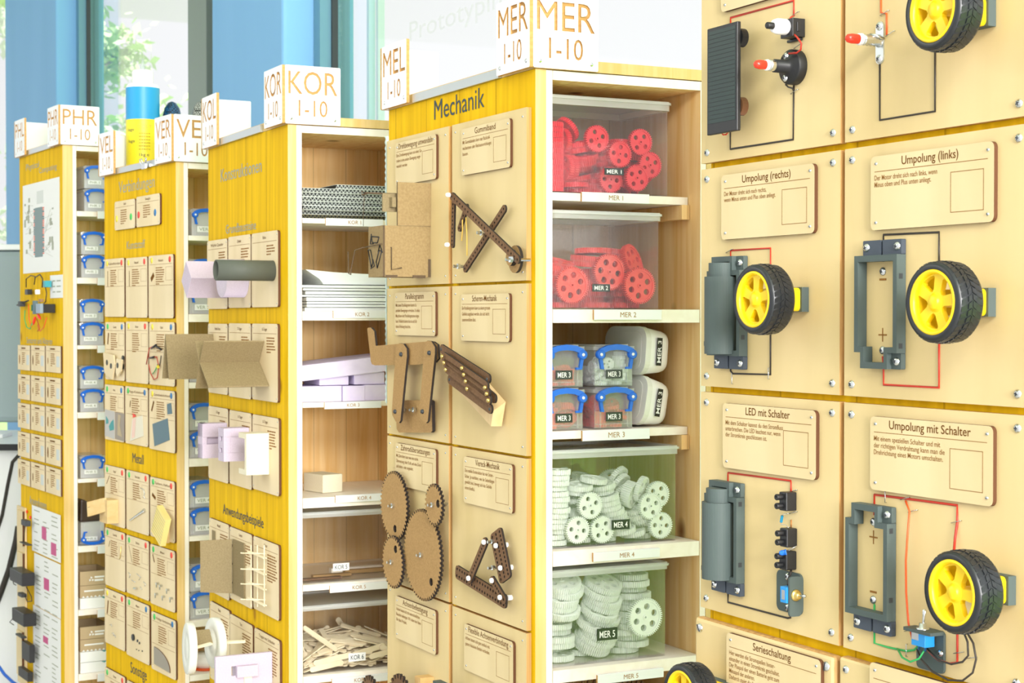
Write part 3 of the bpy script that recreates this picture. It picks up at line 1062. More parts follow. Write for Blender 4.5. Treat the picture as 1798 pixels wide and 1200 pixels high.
rs = thing_part('resistor', b31.e, T4((0, 0, 0)))
ra, rb = b31.P(1373.5, 906, .006), b31.P(1371.5, 917.5, .006)
MB().cyl(ra, rb, .0014, n=12).build('resistor_body', mat('resistor_blue', (.02, .25, .42), .4), rs)
MB().tube([b31.P(1388, 901, .001), b31.P(1381, 903, .005), b31.P(1374, 904, .006), ra], .0003, 5).build('lead', STEEL, rs)
MB().tube([rb, b31.P(1371.5, 921, .006), b31.P(1380, 922.5, .005), b31.P(1385, 928, .004)], .0003, 5).build('lead', STEEL, rs)
c = b31.P(1373.5, 971, .014)
q = c + Vector((.0095, .010, .007))
MB().lathe([(0, 0), (.0030, 0), (.0030, .001), (.0026, .001), (.0026, .0045), (.0019, .0064), (0, .0071)], c + Vector((.0025, .003, .0005)), (-.6, -.75, -.15), 18).build('blue_led', BLUL, b31.e)
MB().tube([c + Vector((.0025, .003, .0005)), c + Vector((.006, .006, .004)), q], .0003, 5).build('lead', STEEL, b31.e)
b31.staple(1392, 863); b31.staple(1392, 901)
b31.wire([(1389, 913), (1389, 928)], mat('copper_track', (.5, .2, .05), .4, .6), 'track', .0006)
sw = thing_part('switch_bracket', b31.e, T4((0, 0, 0)))
pa = b31.P(1411, 1012, 0); pb = b31.P(1411, 1082, 0); pl = b31.P(1365, 1005, .0015)
mb = MB(); mb.prism([rrect(pl.x, pb.z, pa.x, pa.z + .0015, .006, 5)], y0 - .0025, y0 - .0001)
mb.build('base_flange', GREY, sw)
mb = MB(); mb.prism([rrect(y0 - .0160, pb.z, y0 - .0025, pa.z, .003, 4)], pa.x - .0024, pa.x, X=(0, 1, 0), Y=(1, 0, 0)); mb.build('upright_flange', GREY, sw)
zc = b31.P(1400, 1046, .008).z; yc = y0 - .0092
MB().box(pa.x - .0125, pa.x - .0026, yc - .0085, yc + .004, zc - .0075, zc + .0075).build('switch_body', BLUS, sw, bevel=.0004)
MB().box(pa.x - .0100, pa.x - .0050, yc - .0088, yc - .0084, zc - .0045, zc + .0045).build('switch_plate', STEEL, sw)
MB().lathe([(.0055, 0), (.0055, .0012), (.0040, .0018), (.0032, .0022), (.0032, .0055), (.0022, .006), (0, .006)], (pa.x + .0001, yc, zc), (1, 0, 0), 20).build('switch_collar', BRASS, sw)
MB().lathe([(.0010, .005), (.0013, .0125), (.0017, .0155), (0, .0165)], (pa.x, yc, zc), (1, -.05, .1), 12).build('toggle', STEEL, sw)
for py in (1013, 1067.5): put('screw', screw_mesh(), sw, b31.P(1383, py, .0026), .95, .8)
b31.wire([(1389, 1001, .004), (1388, 1008, .005), (1384, 1018, .006), (1384, 1028, .010)], BLKW, 'black_wire', .0011)

b32 = Board(EF, BX[1], BZ(3), BW[1], BH, BT, 'plywood board headed Umpolung mit Schalter with loose wires and a wheel')
b32.plate(1528, 731, PW, PH_, 'Umpolung mit Schalter', [('Mit einem speziellen Schalter und mit', .0850), ('der richtigen Verdrahtung kann man die', .0905), ('Drehrichtung eines Motors umschalten.', .0885)], .1010)
b32.wire([(1535.5, 905), (1535.5, 869), (1590, 876), (1681, 888), (1681, 917), (1677, 945, .003), (1674.5, 975, .004)], REDW, 'red_wire', .0011)
b32.wire([(1590, 880, .001), (1597, 898, .004), (1594, 935, .007), (1590.5, 985, .008), (1591, 1040, .007), (1595, 1095, .005), (1602, 1122, .006)], ORW, 'loose_red_wire', .0009)
b32.wire([(1681, 1090), (1681, 1163), (1668, 1166, .004), (1648, 1160, .006), (1633, 1146, .007), (1625, 1137, .006)], REDW, 'red_wire', .0010)
b32.wire([(1535.5, 1062), (1535.5, 1130), (1558, 1137), (1592, 1144), (1605, 1142, .003), (1611, 1136, .005)], GRNW, 'green_wire', .0010)
b32.wire([(1576, 1140, .001), (1584, 1155, .008), (1598, 1163, .010), (1614, 1157, .009), (1624, 1141, .006)], GRNW, 'green_wire', .0009)
b32.wire([(1691, 1108, .004), (1699, 1128, .006), (1700, 1152, .006), (1690, 1163, .007), (1670, 1167, .008), (1648, 1160, .008), (1626, 1138, .007)], BLKW, 'black_wire', .0009)
b32.wire([(1696, 1108, .004), (1709, 1130, .006), (1714, 1158, .006), (1708, 1182, .007), (1690, 1196, .009), (1665, 1195, .010), (1637, 1180, .010), (1616, 1157, .008), (1610, 1140, .006)], BLKW, 'black_wire', .0009)
for q in ((1588, 876), (1602, 898), (1678, 917), (1682, 1147), (1595, 1108), (1705, 1156)): b32.staple(*q)
b32.staple(1591, 1143, vert=True); b32.staple(1554, 872, vert=True)
holder(b32, 1573.5, 1119, False)
wheel(b32, 1671, 1041.5, 20)
sw = thing_part('switch_bracket', b32.e, T4((0, 0, 0)))
pa = b32.P(1661, 1110, 0); pb = b32.P(1661, 1185, 0); pl = b32.P(1609, 1130, .0025)
mb = MB(); mb.prism([rrect(pl.x, pb.z, pa.x, pa.z, .004, 4)], y0 - .0025, y0 - .0001); mb.build('base_flange', GREY, sw)
mb = MB(); mb.prism([rrect(pl.x - .001, y0 - .0165, pa.x, y0 - .0026, .001, 3)], pa.z - .0028, pa.z, Z=(0, 1, 0), Y=(0, 0, 1)); mb.build('shelf_flange', GREY, sw)
xc = pl.x + .016; yc = y0 - .0095
MB().box(xc - .0085, xc + .0085, yc - .005, yc + .0055, pa.z - .0140, pa.z - .0030).build('switch_body', BLUS, sw, bevel=.0004)
MB().box(xc - .0075, xc + .0010, yc - .0055, yc - .0048, pa.z - .0090, pa.z - .0030).build('switch_plate', STEEL, sw)
MB().lathe([(.0055, 0), (.0055, .0010), (.0034, .0016), (.0030, .0050), (0, .005)], (xc, yc, pa.z + .0001), (0, 0, 1), 20).build('switch_collar', STEEL, sw)
MB().lathe([(.0010, .004), (.0013, .012), (.0018, .0165), (0, .0175)], (xc, yc, pa.z), (.14, 0, 1), 12).build('toggle', STEEL, sw)
for dx in (-.004, .004): MB().cyl((xc + dx, yc, pa.z - .0139), (xc + dx, yc - .001, pa.z - .0180), .0011, n=8).build('solder_lug', STEEL, sw)
put('screw', screw_mesh(), sw, b32.P(1651, 1148, .0026), .8, .8)

b41 = Board(EF, BX[0] - .0030, BZ(4) - .004, BW[0] + .003, BH + .0005, .0125, 'plywood board headed Serieschaltung with a black wheel at its left edge', rnd=.004, slot=True)
b41.plate(1275.5, 1110.5, PW, PH_ + .012, 'Serieschaltung', [('Hier werden die Stromquellen hinter-', .0760), ('einander in einen Stromkreis geschaltet.', .0835), ('Der Pluspol der einen Batterie geht zum', .0830), ('Minuspol der anderen.', .0430), ('Dadurch steigt die Spannung.', .0590)], .0610)
wheel(b41, 1196, 1225, 0)
b42 = Board(EF, BX[1] - .0010, BZ(4) - .0015, BW[1], BH, .0115, 'plywood board in the bottom corner below the Umpolung mit Schalter board', rnd=.003)
b42.plate(1527, 1162, PW, PH_, None, [])

# ------------------------------------------------------------------ the boards on the Mechanik cabinet
MF = MEC.F
MXL, MXR = (-.4757, -.2375), (.2265, .2275)
MZ = (1.4957, 1.2693, 1.0432, .8175)
MW = .1540


def gear_loop(ro, teeth, depth, ph=0.0):
    out = []
    for i in range(teeth):
        for f, r in ((0.02, ro - depth), (0.30, ro - depth), (0.42, ro), (0.80, ro), (0.92, ro - depth)):
            a = 2 * math.pi * (i + f) / teeth + ph
            out.append((r * math.cos(a), r * math.sin(a)))
    return out


def bar(b, A, B, n, width, th, name, m=MDFD, rows=0, nh=0, hr=.0017, ext=.5, ms=None, holes=None, parent=None, taper=False):
    """a flat strip from A to B (pixels) lying n above the board, rounded ends, optional rows of holes"""
    pa, pb = b.P(A[0], A[1], n), b.P(B[0], B[1], n)
    d = (pb - pa); L = d.length; X = d / L; Z = Vector((-X.z, 0, X.x))
    loops = [rrect(-width * ext, -width / 2, L + width * ext, width / 2, min(width * .48, .006), 4)]
    for k in range(nh):
        for j in range(rows):
            z = 0 if rows == 1 else -width / 2 + width * (j + .5) / rows
            loops.append(circ(L * k / (nh - 1), z, hr, 8))
    for (u, v, r) in holes or []: loops.append(circ(u * L, v, r, 12))
    mb = MB(); mb.prism(loops, 0, th, 0, 1, X=X, Z=Z, Y=(0, 1, 0), O=pa)
    return mb.build(name, [m, ms or BURN2], parent or b.e)


def pin(b, px, py, n, r=.0032, L=.006, m=None, name='pin'):
    c = b.P(px, py, n)
    mb = MB(); mb.lathe([(r * .9, -L * .2), (r, L * .25), (r * .75, L * .75), (0, L * .8)], c, (0, -1, 0), 14)
    return mb.build(name, m or WPL, b.e)


def bolt(b, px, py, n, r=.0042):
    c = b.P(px, py, n)
    mb = MB()
    mb.prism([circ(0, 0, r, 6)], -.0035, 0, O=c); mb.cyl(c + Vector((0, -.0035, 0)), c + Vector((0, -.009, 0)), .0022, n=10)
    mb.cyl(c, Vector((c.x, -b.th, c.z)), .0021, n=8)
    return mb.build('bolt', STEEL, b.e)


def mboard(col, row, label, **k):
    return Board(MF, MXL[col], MZ[row], MXR[col], .2225, .0070, label, inset=.011, sc=.42, **k)


PK = dict(lh=.0048, ls=.0080, title_h=.0082, lx=.03, blo=.003)
m11 = mboard(0, 0, 'plywood board headed Drehbewegung umwandeln with a cardboard crank box')
m11.plate(694.2, 252.5, .1500, .0640, 'Drehbewegung umwandeln', [('Eine Drehbewegung kann mit einer Ge-', .095), ('triebe in eine andere Bewegung umge-', .090), ('wandelt werden.', .042)], .125, **PK)
# cardboard crank box: a box standing out from the board and an upright sheet with a guide
bx = thing_part('crank_box', m11.e, T4((0, 0, 0)))
tR = m11.P(755, 398, .001); bR = m11.P(755, 487, .001)
x1 = tR.x; zt, zb_ = tR.z, bR.z
yo = -m11.th - .0745
x0 = m11.P(647, 440, .0745).x
mb = MB()
mb.box(x0, x1, yo, yo + .003, zb_, zt, 0, mx=1, mz=1)                  # outer face
mb.box(x1 - .003, x1, yo + .003, -m11.th - .0003, zb_, zt, 0, mz=1)   # side to the viewer
mb.box(x0, x0 + .003, yo + .003, -m11.th - .0003, zb_, zt, 0)
mb.box(x0 + .003, x1 - .003, yo + .003, -m11.th - .0003, zb_ + .004, zb_ + .007, 0)
mb.box(x1 - .0005, x1 + .0012, yo + .004, yo + .022, zb_ - .0015, zb_ + .0025, 1); mb.box(x1 - .0005, x1 + .0012, yo + .046, yo + .066, zb_ - .0015, zb_ + .0025, 1)
mb.box(x1 - .0005, x1 + .0012, -m11.th - .004, -m11.th - .0003, zb_, zb_ + .026, 1)
mb.build('box', [CARDB, CARDD], bx)
mb = MB()                                                              # recycling arrows printed on the outer face
cx, cz = (x0 + x1) / 2 - .002, (zb_ + zt) / 2
ar = .026
for k in range(3):
    a0 = 90 + 120 * k
    P_ = lambda r, a: Vector((cx + r * math.cos(R(a)), yo - .0006, cz + r * math.sin(R(a))))
    q = [P_(ar, a0 - 38), P_(ar, a0 + 30), P_(ar * .62, a0 + 34), P_(ar * .62, a0 - 40)]
    for i in range(4): mb.tube([q[i], q[(i + 1) % 4]], .0008, 4)
    mb.tube([P_(ar * 1.12, a0 + 26), P_(ar * .8, a0 + 56), P_(ar * .5, a0 + 26)], .0008, 4)
mb.build('recycling_mark', BLACK, bx)
sh = MB()
sT = m11.P(756, 322, .001)
sh.box(x1 - .0015, x1 + .0015, yo + .022, -m11.th - .0003, zt + .0003, sT.z, 0, mz=1, my=1)
sh.build('upright_sheet', [CARDB, CARDD], bx)
g0 = m11.P(684, 341, .070)
tab = MB(); zq = m11.P(709, 340, .040).z; zr = m11.P(709, 372, .040).z
tab.box(x1 - .016, x1 - .0125, yo + .005, yo + .033, zr, zq); tab.box(x1 - .016, x1 - .0125, yo + .033, yo + .0365, zr + .007, zq - .006); tab.box(x1 - .0125, x1 - .0016, yo + .015, yo + .021, zr + .006, zq - .006)
tab.build('guide_tab', [CARDG], bx)
zw = m11.P(690, 339, .06).z
MB().tube([(x1 - .0155, yo + .030, zw), (x1 - .0155, yo - .020, zw), (x1 - .0155, yo - .026, zw + .002), (x1 - .0155, yo - .026, zw - .003), (x1 - .0155, yo - .018, zw - .001)], .0013, 6).build('guide_rod', CARDD, bx)
MB().tube([(x1 - .0155, yo - .022, zw), (x1 - .020, yo - .022, zw - .03), (x1 - .030, yo - .018, zt)], .0004, 5).build('thread', CARDD, bx)
hc = m11.P(692, 437, .050)
MB().tube([(x1 - .004, yo + .012, zb_ + .042), (x1 + .003, yo + .012, zb_ + .042), (x1 + .003, yo + .012, zb_ + .010), (x1 + .003, yo + .028, zb_ + .013)], .0008, 6).build('crank_wire', CARDD, bx)
q = Vector((x0 - .003, yo - .006, zb_ + .044))
MB().tube([q, q + Vector((-.010, -.010, -.004)), q + Vector((-.014, -.014, -.030)), q + Vector((-.012, -.016, -.040)), q + Vector((-.020, -.016, -.038)), q + Vector((-.022, -.016, -.006))], .0009, 6).build('clip_wire', CARDD, bx)
MB().tube([(x0 - .004, yo - .004, zb_ + .044), (x1, yo - .002, zb_ + .047)], .0008, 6).build('axle_wire', CARDD, bx)

m12 = mboard(1, 0, 'plywood board headed Gummiband with crossed perforated strips')
m12.plate(810, 227.5, .1500, .0640, 'Gummiband', [('Mit Gummibändern kann man Rückstell-', .086), ('mechanismen oder Abschussvorrichtungen', .090), ('bauen.', .018)], .064, **PK)
bar(m12, (884, 367), (816, 472), .0105, .0105, .0030, 'perforated_strip', rows=1, nh=19)
bar(m12, (818, 364), (806, 401), .0100, .0095, .0030, 'perforated_strip', rows=1, nh=6)
bar(m12, (795.5, 345), (793.5, 430), .0150, .0090, .0030, 'perforated_strip', rows=1, nh=13)
bar(m12, (793, 345), (908, 456), .0220, .0110, .0030, 'perforated_strip', rows=1, nh=24)
c = m12.P(908, 455.5, .006)
mb = MB(); mb.prism([circ(0, 0, .0178, 36)], -.004, 0, 0, 1, O=c); mb.build('disc', [MDF, BURN2], m12.e)
mb = MB(); mb.prism([circ(0, 0, .0105, 28)], -.010, -.0041, 0, 1, O=c + Vector((-.002, 0, .002))); mb.build('disc', [MDF, BURN2], m12.e)
bolt(m12, 807, 468, .0165); bolt(m12, 848, 409, .0125); bolt(m12, 899, 456, .026)
pin(m12, 788.5, 342.5, .028); pin(m12, 786.5, 430, .022)
for (p, q) in (((812, 386), (810.5, 423)), ((818, 382), (820, 449))):
    mb = MB(); mb.tube([m12.P(p[0], p[1], .012), m12.P((p[0] + q[0]) / 2 + .8, (p[1] + q[1]) / 2, .009), m12.P(q[0], q[1], .010)], .0009, 6); mb.build('rubber_band', mat('rubber_band', (.75, .50, .10), .5), m12.e)

m21 = mboard(0, 1, 'plywood board headed Parallelogramm with a brown hinged linkage')
m21.plate(693, 514.5, .1500, .0640, 'Parallelogramm', [('Mit einem Parallelogramm kannst du', .078), ('parallele Bewegungen erreichen. In vielen', .090), ('Maschinen sind Parallelogramme einge-', .088), ('baut. Vielleicht kannst du sie auch für', .080), ('deine Erfindung brauchen.', .056)], .068, **PK)


def poly(b, pts, n, th, name, m=MDF, ms=BURN2, holes=()):
    P0 = [b.P(p[0], p[1], n) for p in pts]
    y = P0[0].y
    mb = MB()
    mb.prism([[(p.x, p.z) for p in P0]] + [[(b.P(h[0], h[1], n).x + q[0], b.P(h[0], h[1], n).z + q[1]) for q in circ(0, 0, h[2], 14)] for h in holes], y, y + th, 0, ms and 1)
    return mb.build(name, [m, ms], b.e)


K = lambda l: [(620 + x / 4.0, 490 + y_ / 4.0) for x, y_ in l]
poly(m21, K([(296, 870), (306, 855), (540, 850), (552, 862), (556, 1068), (546, 1080), (322, 1080), (306, 1055)]), .008, .0050, 'base_plate')
poly(m21, K([(99, 352), (106, 343), (124, 341), (148, 368), (158, 466), (160, 470), (520, 440), (560, 440), (592, 462), (598, 560), (576, 588), (470, 602), (152, 608), (132, 600), (124, 578)]), .0185, .0035, 'hook_arm')
poly(m21, K([(300, 478), (322, 452), (352, 456), (376, 490), (378, 540), (332, 996), (322, 1014), (300, 1004), (276, 960), (272, 930)]), .0240, .0035, 'link_bar')
poly(m21, K([(500, 470), (520, 434), (548, 438), (574, 478), (574, 530), (524, 1000), (512, 1014), (492, 1008), (462, 960), (466, 920)]), .0240, .0035, 'link_bar')
for x, y_ in ((340, 530), (538, 520), (298, 932), (490, 932)):
    pin(m21, 620 + x / 4, 490 + y_ / 4, .0242, .0034, .004, DARK, 'dark_pin')
for x, y_ in ((360, 922), (434, 920)): bolt(m21, 620 + x / 4, 490 + y_ / 4, .0100, .0045)

m22 = mboard(1, 1, 'plywood board headed Scheren-Mechanik with folded dark slats on a wooden wedge')
m22.plate(809, 517.5, .1500, .0640, 'Scheren-Mechanik', [('Ein Parallelogramm kann zu einem grossen', .088), ('Gebilde ausgebaut werden, das sich leicht', .086), ('zusammenfalten lässt.', .044)], .076, **PK)
# light wooden wedge the scissor slats rest on
mb = MB()
A_ = [m22.P(888, 706, .004), m22.P(881, 749, .004), m22.P(862, 749, .020), m22.P(866, 722, .020)]
B_ = [m22.P(826, 636, .004), m22.P(812, 690, .004), m22.P(808, 690, .012), m22.P(815, 640, .012)]
b0 = 0
mb.v += [tuple(p) for p in A_ + B_]
for q in ((0, 1, 2, 3), (4, 7, 6, 5), (0, 4, 5, 1), (1, 5, 6, 2), (2, 6, 7, 3), (3, 7, 4, 0)): mb.face(q)
mb.build('wedge', wood('wedge_wood', (.66, .46, .22), (.76, .56, .30), (60, 60, 20), .5), m22.e)
K2 = lambda x, y_: (620 + x / 4.0, 490 + y_ / 4.0)
for k, (a, b_, n) in enumerate((((622, 492), (944, 700), .026), ((634, 545), (930, 752), .034), ((646, 592), (942, 800), .034), ((656, 632), (950, 850), .034), ((676, 706), (958, 915), .030), ((690, 590), (985, 840), .024))):
    bar(m22, K2(*a), K2(*b_), n, .0125, .0030, 'slat', MDFD)
for x, y_ in ((626, 545), (640, 590), (652, 638), (766, 628), (780, 674), (792, 720), (802, 772), (928, 764), (940, 808), (950, 854)):
    pin(m22, 620 + x / 4, 490 + y_ / 4, .0375, .0030, .003, BRASS, 'brass_rivet')
for x, y_ in ((618, 494), (940, 704), (676, 708), (958, 916)): pin(m22, 620 + x / 4, 490 + y_ / 4, .0372, .0024, .001, DARK, 'dark_pin')

m31 = mboard(0, 2, 'plywood board headed Zahnradübersetzungen with four meshing brown gears')
m31.plate(694, 777.5, .1500, .0640, 'Zahnradübersetzungen', [('Mit Zahnrädern kann man eine starke', .082), ('Übersetzung oder Kraft und eine Dreh-', .094), ('zahl ändern - oder umgekehrt.', .064)], .108, **PK)
for k, (px, py, ro, nt, hole, n) in enumerate(((691, 888.5, .0520, 46, (693.5, 929), .016), (761, 887, .0300, 26, (769, 885), .022), (741, 975, .0665, 58, (757, 1022.5), .016), (689, 987.5, .0395, 34, (694.5, 965), .022))):
    c = m31.P(px, py, n); h = m31.P(hole[0], hole[1], n)
    mb = MB()
    mb.prism([gear_loop(ro, nt, .0042, .4 * k), [(h.x - c.x + q[0], h.z - c.z + q[1]) for q in circ(0, 0, .0062, 16, .0058)]], 0, .0045, 0, 1, O=c)
    g = mb.build('gear', [MDF, BURN2], m31.e)
    bolt(m31, px, py, n, .0042)

m32 = mboard(1, 2, 'plywood board headed Viereck-Mechanik with a dark perforated triangle linkage')
m32.plate(814, 801.5, .1500, .0640, 'Viereck-Mechanik', [('Eine stabile Konstruktion hat vier Seiten -', .090), ('Sicher. Je nachdem, wie die Seitenlängen', .092), ('gewählt sind, bewegt sich das Gebilde', .084), ('unterschiedlich.', .032)], .074, **PK)
K3 = lambda x, y_: (660 + x / 3.75, 760 + y_ / 3.75)
bar(m32, K3(790, 672), K3(846, 950), .0130, .0350, .0030, 'perforated_plate', rows=3, nh=11, hr=.0021, ext=.15)
bar(m32, K3(765, 975), K3(840, 1100), .0180, .0120, .0030, 'perforated_strip', rows=1, nh=8, hr=.0020)
bar(m32, K3(534, 920), K3(842, 1112), .0130, .0190, .0030, 'perforated_strip', rows=2, nh=19, hr=.0020, ext=.3)
bar(m32, K3(715, 722), K3(614, 965), .0190, .0125, .0030, 'perforated_strip', rows=1, nh=12, hr=.0018)
for x, y_, n in ((713, 722, .0225), (612, 960, .0225), (792, 745, .0165), (822, 892, .0165), (765, 975, .0215), (819, 1086, .0215)): pin(m32, *K3(x, y_), n, .0036, .004)
for x, y_ in ((775, 718), (778, 890)): bolt(m32, *K3(x, y_), .0130, .0036)
for x, y_ in ((840, 740), (872, 888), (868, 1088)):
    c = m32.P(*K3(x, y_), .006); MB().cyl(c, c + Vector((0, .0058, 0)), .0034, n=14).build('pin', WPL, m32.e)

m41 = mboard(0, 3, 'plywood board headed Achsenbefestigung with two dark gears at its foot')
m41.plate(694, 1046, .1500, .0640, 'Achsenbefestigung', [('Achsen lassen sich mit unterschiedlichen', .088), ('Bauteilen befestigen. Wir haben hier Ideen', .092), ('für dein Projekt.', .040)], .092, **PK)
for px, py, ro, nt in ((648, 1227, .034, 22), (701, 1236, .0430, 24)):
    c = m41.P(px, py, .060 if px < 660 else .038)
    mb = MB(); mb.prism([gear_loop(ro, nt, .0070, .1), circ(0, 0, .006)], 0, .0045, 0, 1, O=c); mb.build('gear', [MDFD, BURN2], m41.e)
    MB().cyl(c + Vector((0, .0046, 0)), Vector((c.x, -m41.th, c.z)), .004, n=12).build('axle', STEEL, m41.e)
a = m41.P(736, 1191, .022)
MB().box(a.x - .016, a.x + .004, a.y, -m41.th - .0002, a.z - .030, a.z).build('wooden_block', wood('block_wood', (.58, .36, .14), (.70, .46, .20), (40, 40, 40)), m41.e)
m42 = mboard(1, 3, 'plywood board headed Flexible Achsenverbindung below the perforated triangle')
m42.plate(815, 1095, .1500, .0640, 'Flexible Achsenverbindung', [('Achsen lassen sich ganz einfach mit', .076), ('gutem Heissleim flexibel verbinden.', .076)], .122, **PK)
g0, g1 = m42.P(760, 1188, .033), m42.P(784, 1188, .033)
MB().box(g0.x, g1.x, g0.y, g0.y + .012, g0.z - .04, g0.z - .006).box(g0.x + .004, g1.x - .004, g0.y + .0121, -m42.th - .0002, g0.z - .04, g0.z - .030).build('grey_bracket', GREY, m42.e)

# ------------------------------------------------------------------ exhibit cards on the Konstruktionen, Verbindungen and far cabinets
rc = random.Random(11)


class Card:
    """thin plywood card: left pixel, right pixel, top and bottom pixel at the left edge"""

    def __init__(s, cab, pxl, pxr, pyt, pyb, label, title='', lines=8, split=0.0, tx=(.42, .80), rad=.006, th=.0042, dots=(), box=True, head=.020, ts=.0052, qr=False, mono=False, group=None):
        F = cab.F
        a, b, r = F.P(pxl, pyt, th), F.P(pxl, pyb, th), F.P(pxr, pyt, th)
        s.w, s.h, s.th = r.x - a.x, a.z - b.z, th
        s.e = thing('exhibit_card', label, 'card', F.M @ T4((a.x, -.0004, b.z)), group or 'plywood exhibit cards')
        s.F = F.at(a.x, -.0004, b.z)
        w, h = s.w, s.h
        MB().prism([rrect(0, 0, w, h, rad, 4)], -th, 0, 0, 1).build('card_panel', [CARD, BURN], s.e)
        e = MB(); Y = -th - .0002
        if title: add_text(e, title, w * .5, h - head * .70, Y, ts, None if len(title) < 11 else w * .62, 'C', 0, .003)
        e.box(w * .05, w * .95, Y, Y + .0001, h - head, h - head + .0006, 1)
        if split:
            e.box(w * .04, w * .96, Y, Y + .0001, h * split, h * split + .0006, 1)
        z1 = h - head - .006
        for k in range(lines):
            z = z1 - k * .0048
            if z < .006: break
            x = w * tx[0]; end = w * (tx[1] - (rc.uniform(0, .08) if k < lines - 1 else .18))
            while x < end - .002:
                L = min(rc.uniform(.004, .012), end - x)
                e.box(x, x + L, Y, Y + .0001, z - .0022, z, 1)
                x += L + .0014
        if box and split:
            x0, x1, z0, z1 = w * .70, w * .96, h * split + .010, h - head - .006
            for q in ((x0, x1, z0, z0 + .0004), (x0, x1, z1 - .0004, z1), (x0, x0 + .0004, z0, z1), (x1 - .0004, x1, z0, z1)):
                e.box(q[0], q[1], Y, Y + .0001, q[2], q[3], 1)
        e.build('engraving', [ENG, ENG2], s.e)
        for (dx, m) in dots:
            d = MB(); d.lathe([(0, .0003), (.0065, .0003), (.0065, 0)], (w * dx[0], -th, h - dx[1]), (0, -1, 0), 16); d.build('dot_sticker', m, s.e)
        if not qr:
            for x, z in ((.006, .006), (w - .006, .006), (.006, h - .006), (w - .006, h - .006)):
                put('screw', screw_mesh(), s.e, (x, -th, z), .34)

    def P(s, px, py, n=0.0):
        return s.F.P(px, py, s.th + n)

    def add(s, mb, name, m, bevel=0.0):
        return mb.build(name, m, s.e, None, bevel)


YX, YY, YZ = (1, 0, 0), (0, 1, 0), (0, 0, 1)

# ---- Konstruktionen
KC = dict(tx=(.58, .92), head=.017)
n_ = 'plywood card in the %s row under Grundbausteine, %s'
k11 = Card(KOR, 364, 399.5, 424, 543, 'plywood card with the lilac foam square bar, top left of the Grundbausteine', 'Würfel Quader', 5, **KC)
k12 = Card(KOR, 401, 440.5, 417, 541, 'plywood card with the short lilac foam cylinder left of the grey tube', 'Zylinder', 5, **KC)
k13 = Card(KOR, 442, 488.5, 411, 540, 'plywood card with the grey cardboard tube sticking out of it', 'Röhre', 4, **KC)


def stickout(card, px, py, L):
    """the point on a card that carries something whose outer end shows at the pixel, L metres out"""
    p = card.P(px, py, L); return p.x, p.z, -card.th - L


# foam bar on edge, axis outwards
x, z, y = stickout(k11, 327, 491, .075)
mb = MB(); r = .0335
mb.prism([[(r * math.cos(R(a)), r * math.sin(R(a))) for a in (4, 94, 184, 274)]], y, -k11.th - .0003, O=(x, 0, z)); k11.add(mb, 'foam_square_bar', FOAM, .0006)
x, z, y = stickout(k12, 389, 489, .040)
mb = MB(); mb.cyl((x, y, z), (x, -k12.th - .0003, z), .0335, n=40); k12.add(mb, 'foam_cylinder', FOAM)
x, z, y = stickout(k13, 379, 474.5, .098)
TUBE = mat('grey_tube', (.095, .105, .085), .6, spec=.3)
mb = MB(); mb.lathe([(.0150, -y - k13.th), (.0172, -y - k13.th), (.0172, .0003), (.0150, .0003)], (x, -k13.th, z), (0, -1, 0), 36, closed=True); k13.add(mb, 'tube', TUBE)

k21 = Card(KOR, 365.5, 400, 568.5, 689, 'plywood card carrying the tent of folded cardboard, second row of Grundbausteine', 'Hohle Form', 3, **KC)
k22 = Card(KOR, 401.5, 441, 568, 696, 'plywood card mostly covered by the folded cardboard star profile', 'T-Träger', 3, **KC)
k23 = Card(KOR, 442.6, 488, 568.5, 701, 'plywood card right of the folded cardboard star profile, second row', 'X-Träger', 6, **KC)
# tent: two leaning sheets and a base
L = .090
x, z, y = stickout(k21, 294, 660, L)
t0 = k21.P(286, 660, L); t1 = k21.P(299, 667, L); top = k21.P(290, 587, L)
mb = MB()
y0b = -k21.th - .0003
hw = .024
mb.quadbox((top.x, y, top.z), (top.x, y0b, top.z), (top.x - hw, y0b, t1.z), (top.x - hw, y, t1.z), (.0022, 0, 0))
mb.quadbox((top.x, y, top.z), (top.x, y0b, top.z), (top.x + hw, y0b, t1.z), (top.x + hw, y, t1.z), (.0022, 0, 0))
k21.add(mb, 'cardboard_tent', CARDG)
# star profile: two folded sheets touching along their folds
L = .105
c = k23.P(350, 638, L); y = c.y
u = k23.P(358, 601, L); d2 = k23.P(366, 681, L); dl = k23.P(343, 682, L); ul = k23.P(342, 601, L)
mb = MB()
for p in (u, d2, dl, ul):
    mb.quadbox((c.x, y, c.z), (c.x, -k23.th - .0003, c.z), (p.x, -k23.th - .0003, p.z), (p.x, y, p.z), (0, 0, .0020))
k23.add(mb, 'folded_star_profile', CARDG)

k31 = Card(KOR, 366, 401, 712.6, 839, 'plywood card behind the lilac foam beam with a deep notch', 'I-Träger', 5, **KC)
k32 = Card(KOR, 403, 442, 720, 849, 'plywood card behind the lilac foam block with two slots', 'H-Träger', 4, **KC)
k33 = Card(KOR, 443.5, 490, 727.5, 858, 'plywood card behind the cream foam channel', 'U-Träger', 7, **KC)


def profile(card, outline, px, py, L, name, m, s=1.0):
    x, z, y = stickout(card, px, py, L)
    mb = MB(); mb.prism([[(p[0] * s, p[1] * s) for p in outline]], y, -card.th - .0003, O=(x, 0, z)); return card.add(mb, name, m, .0005)


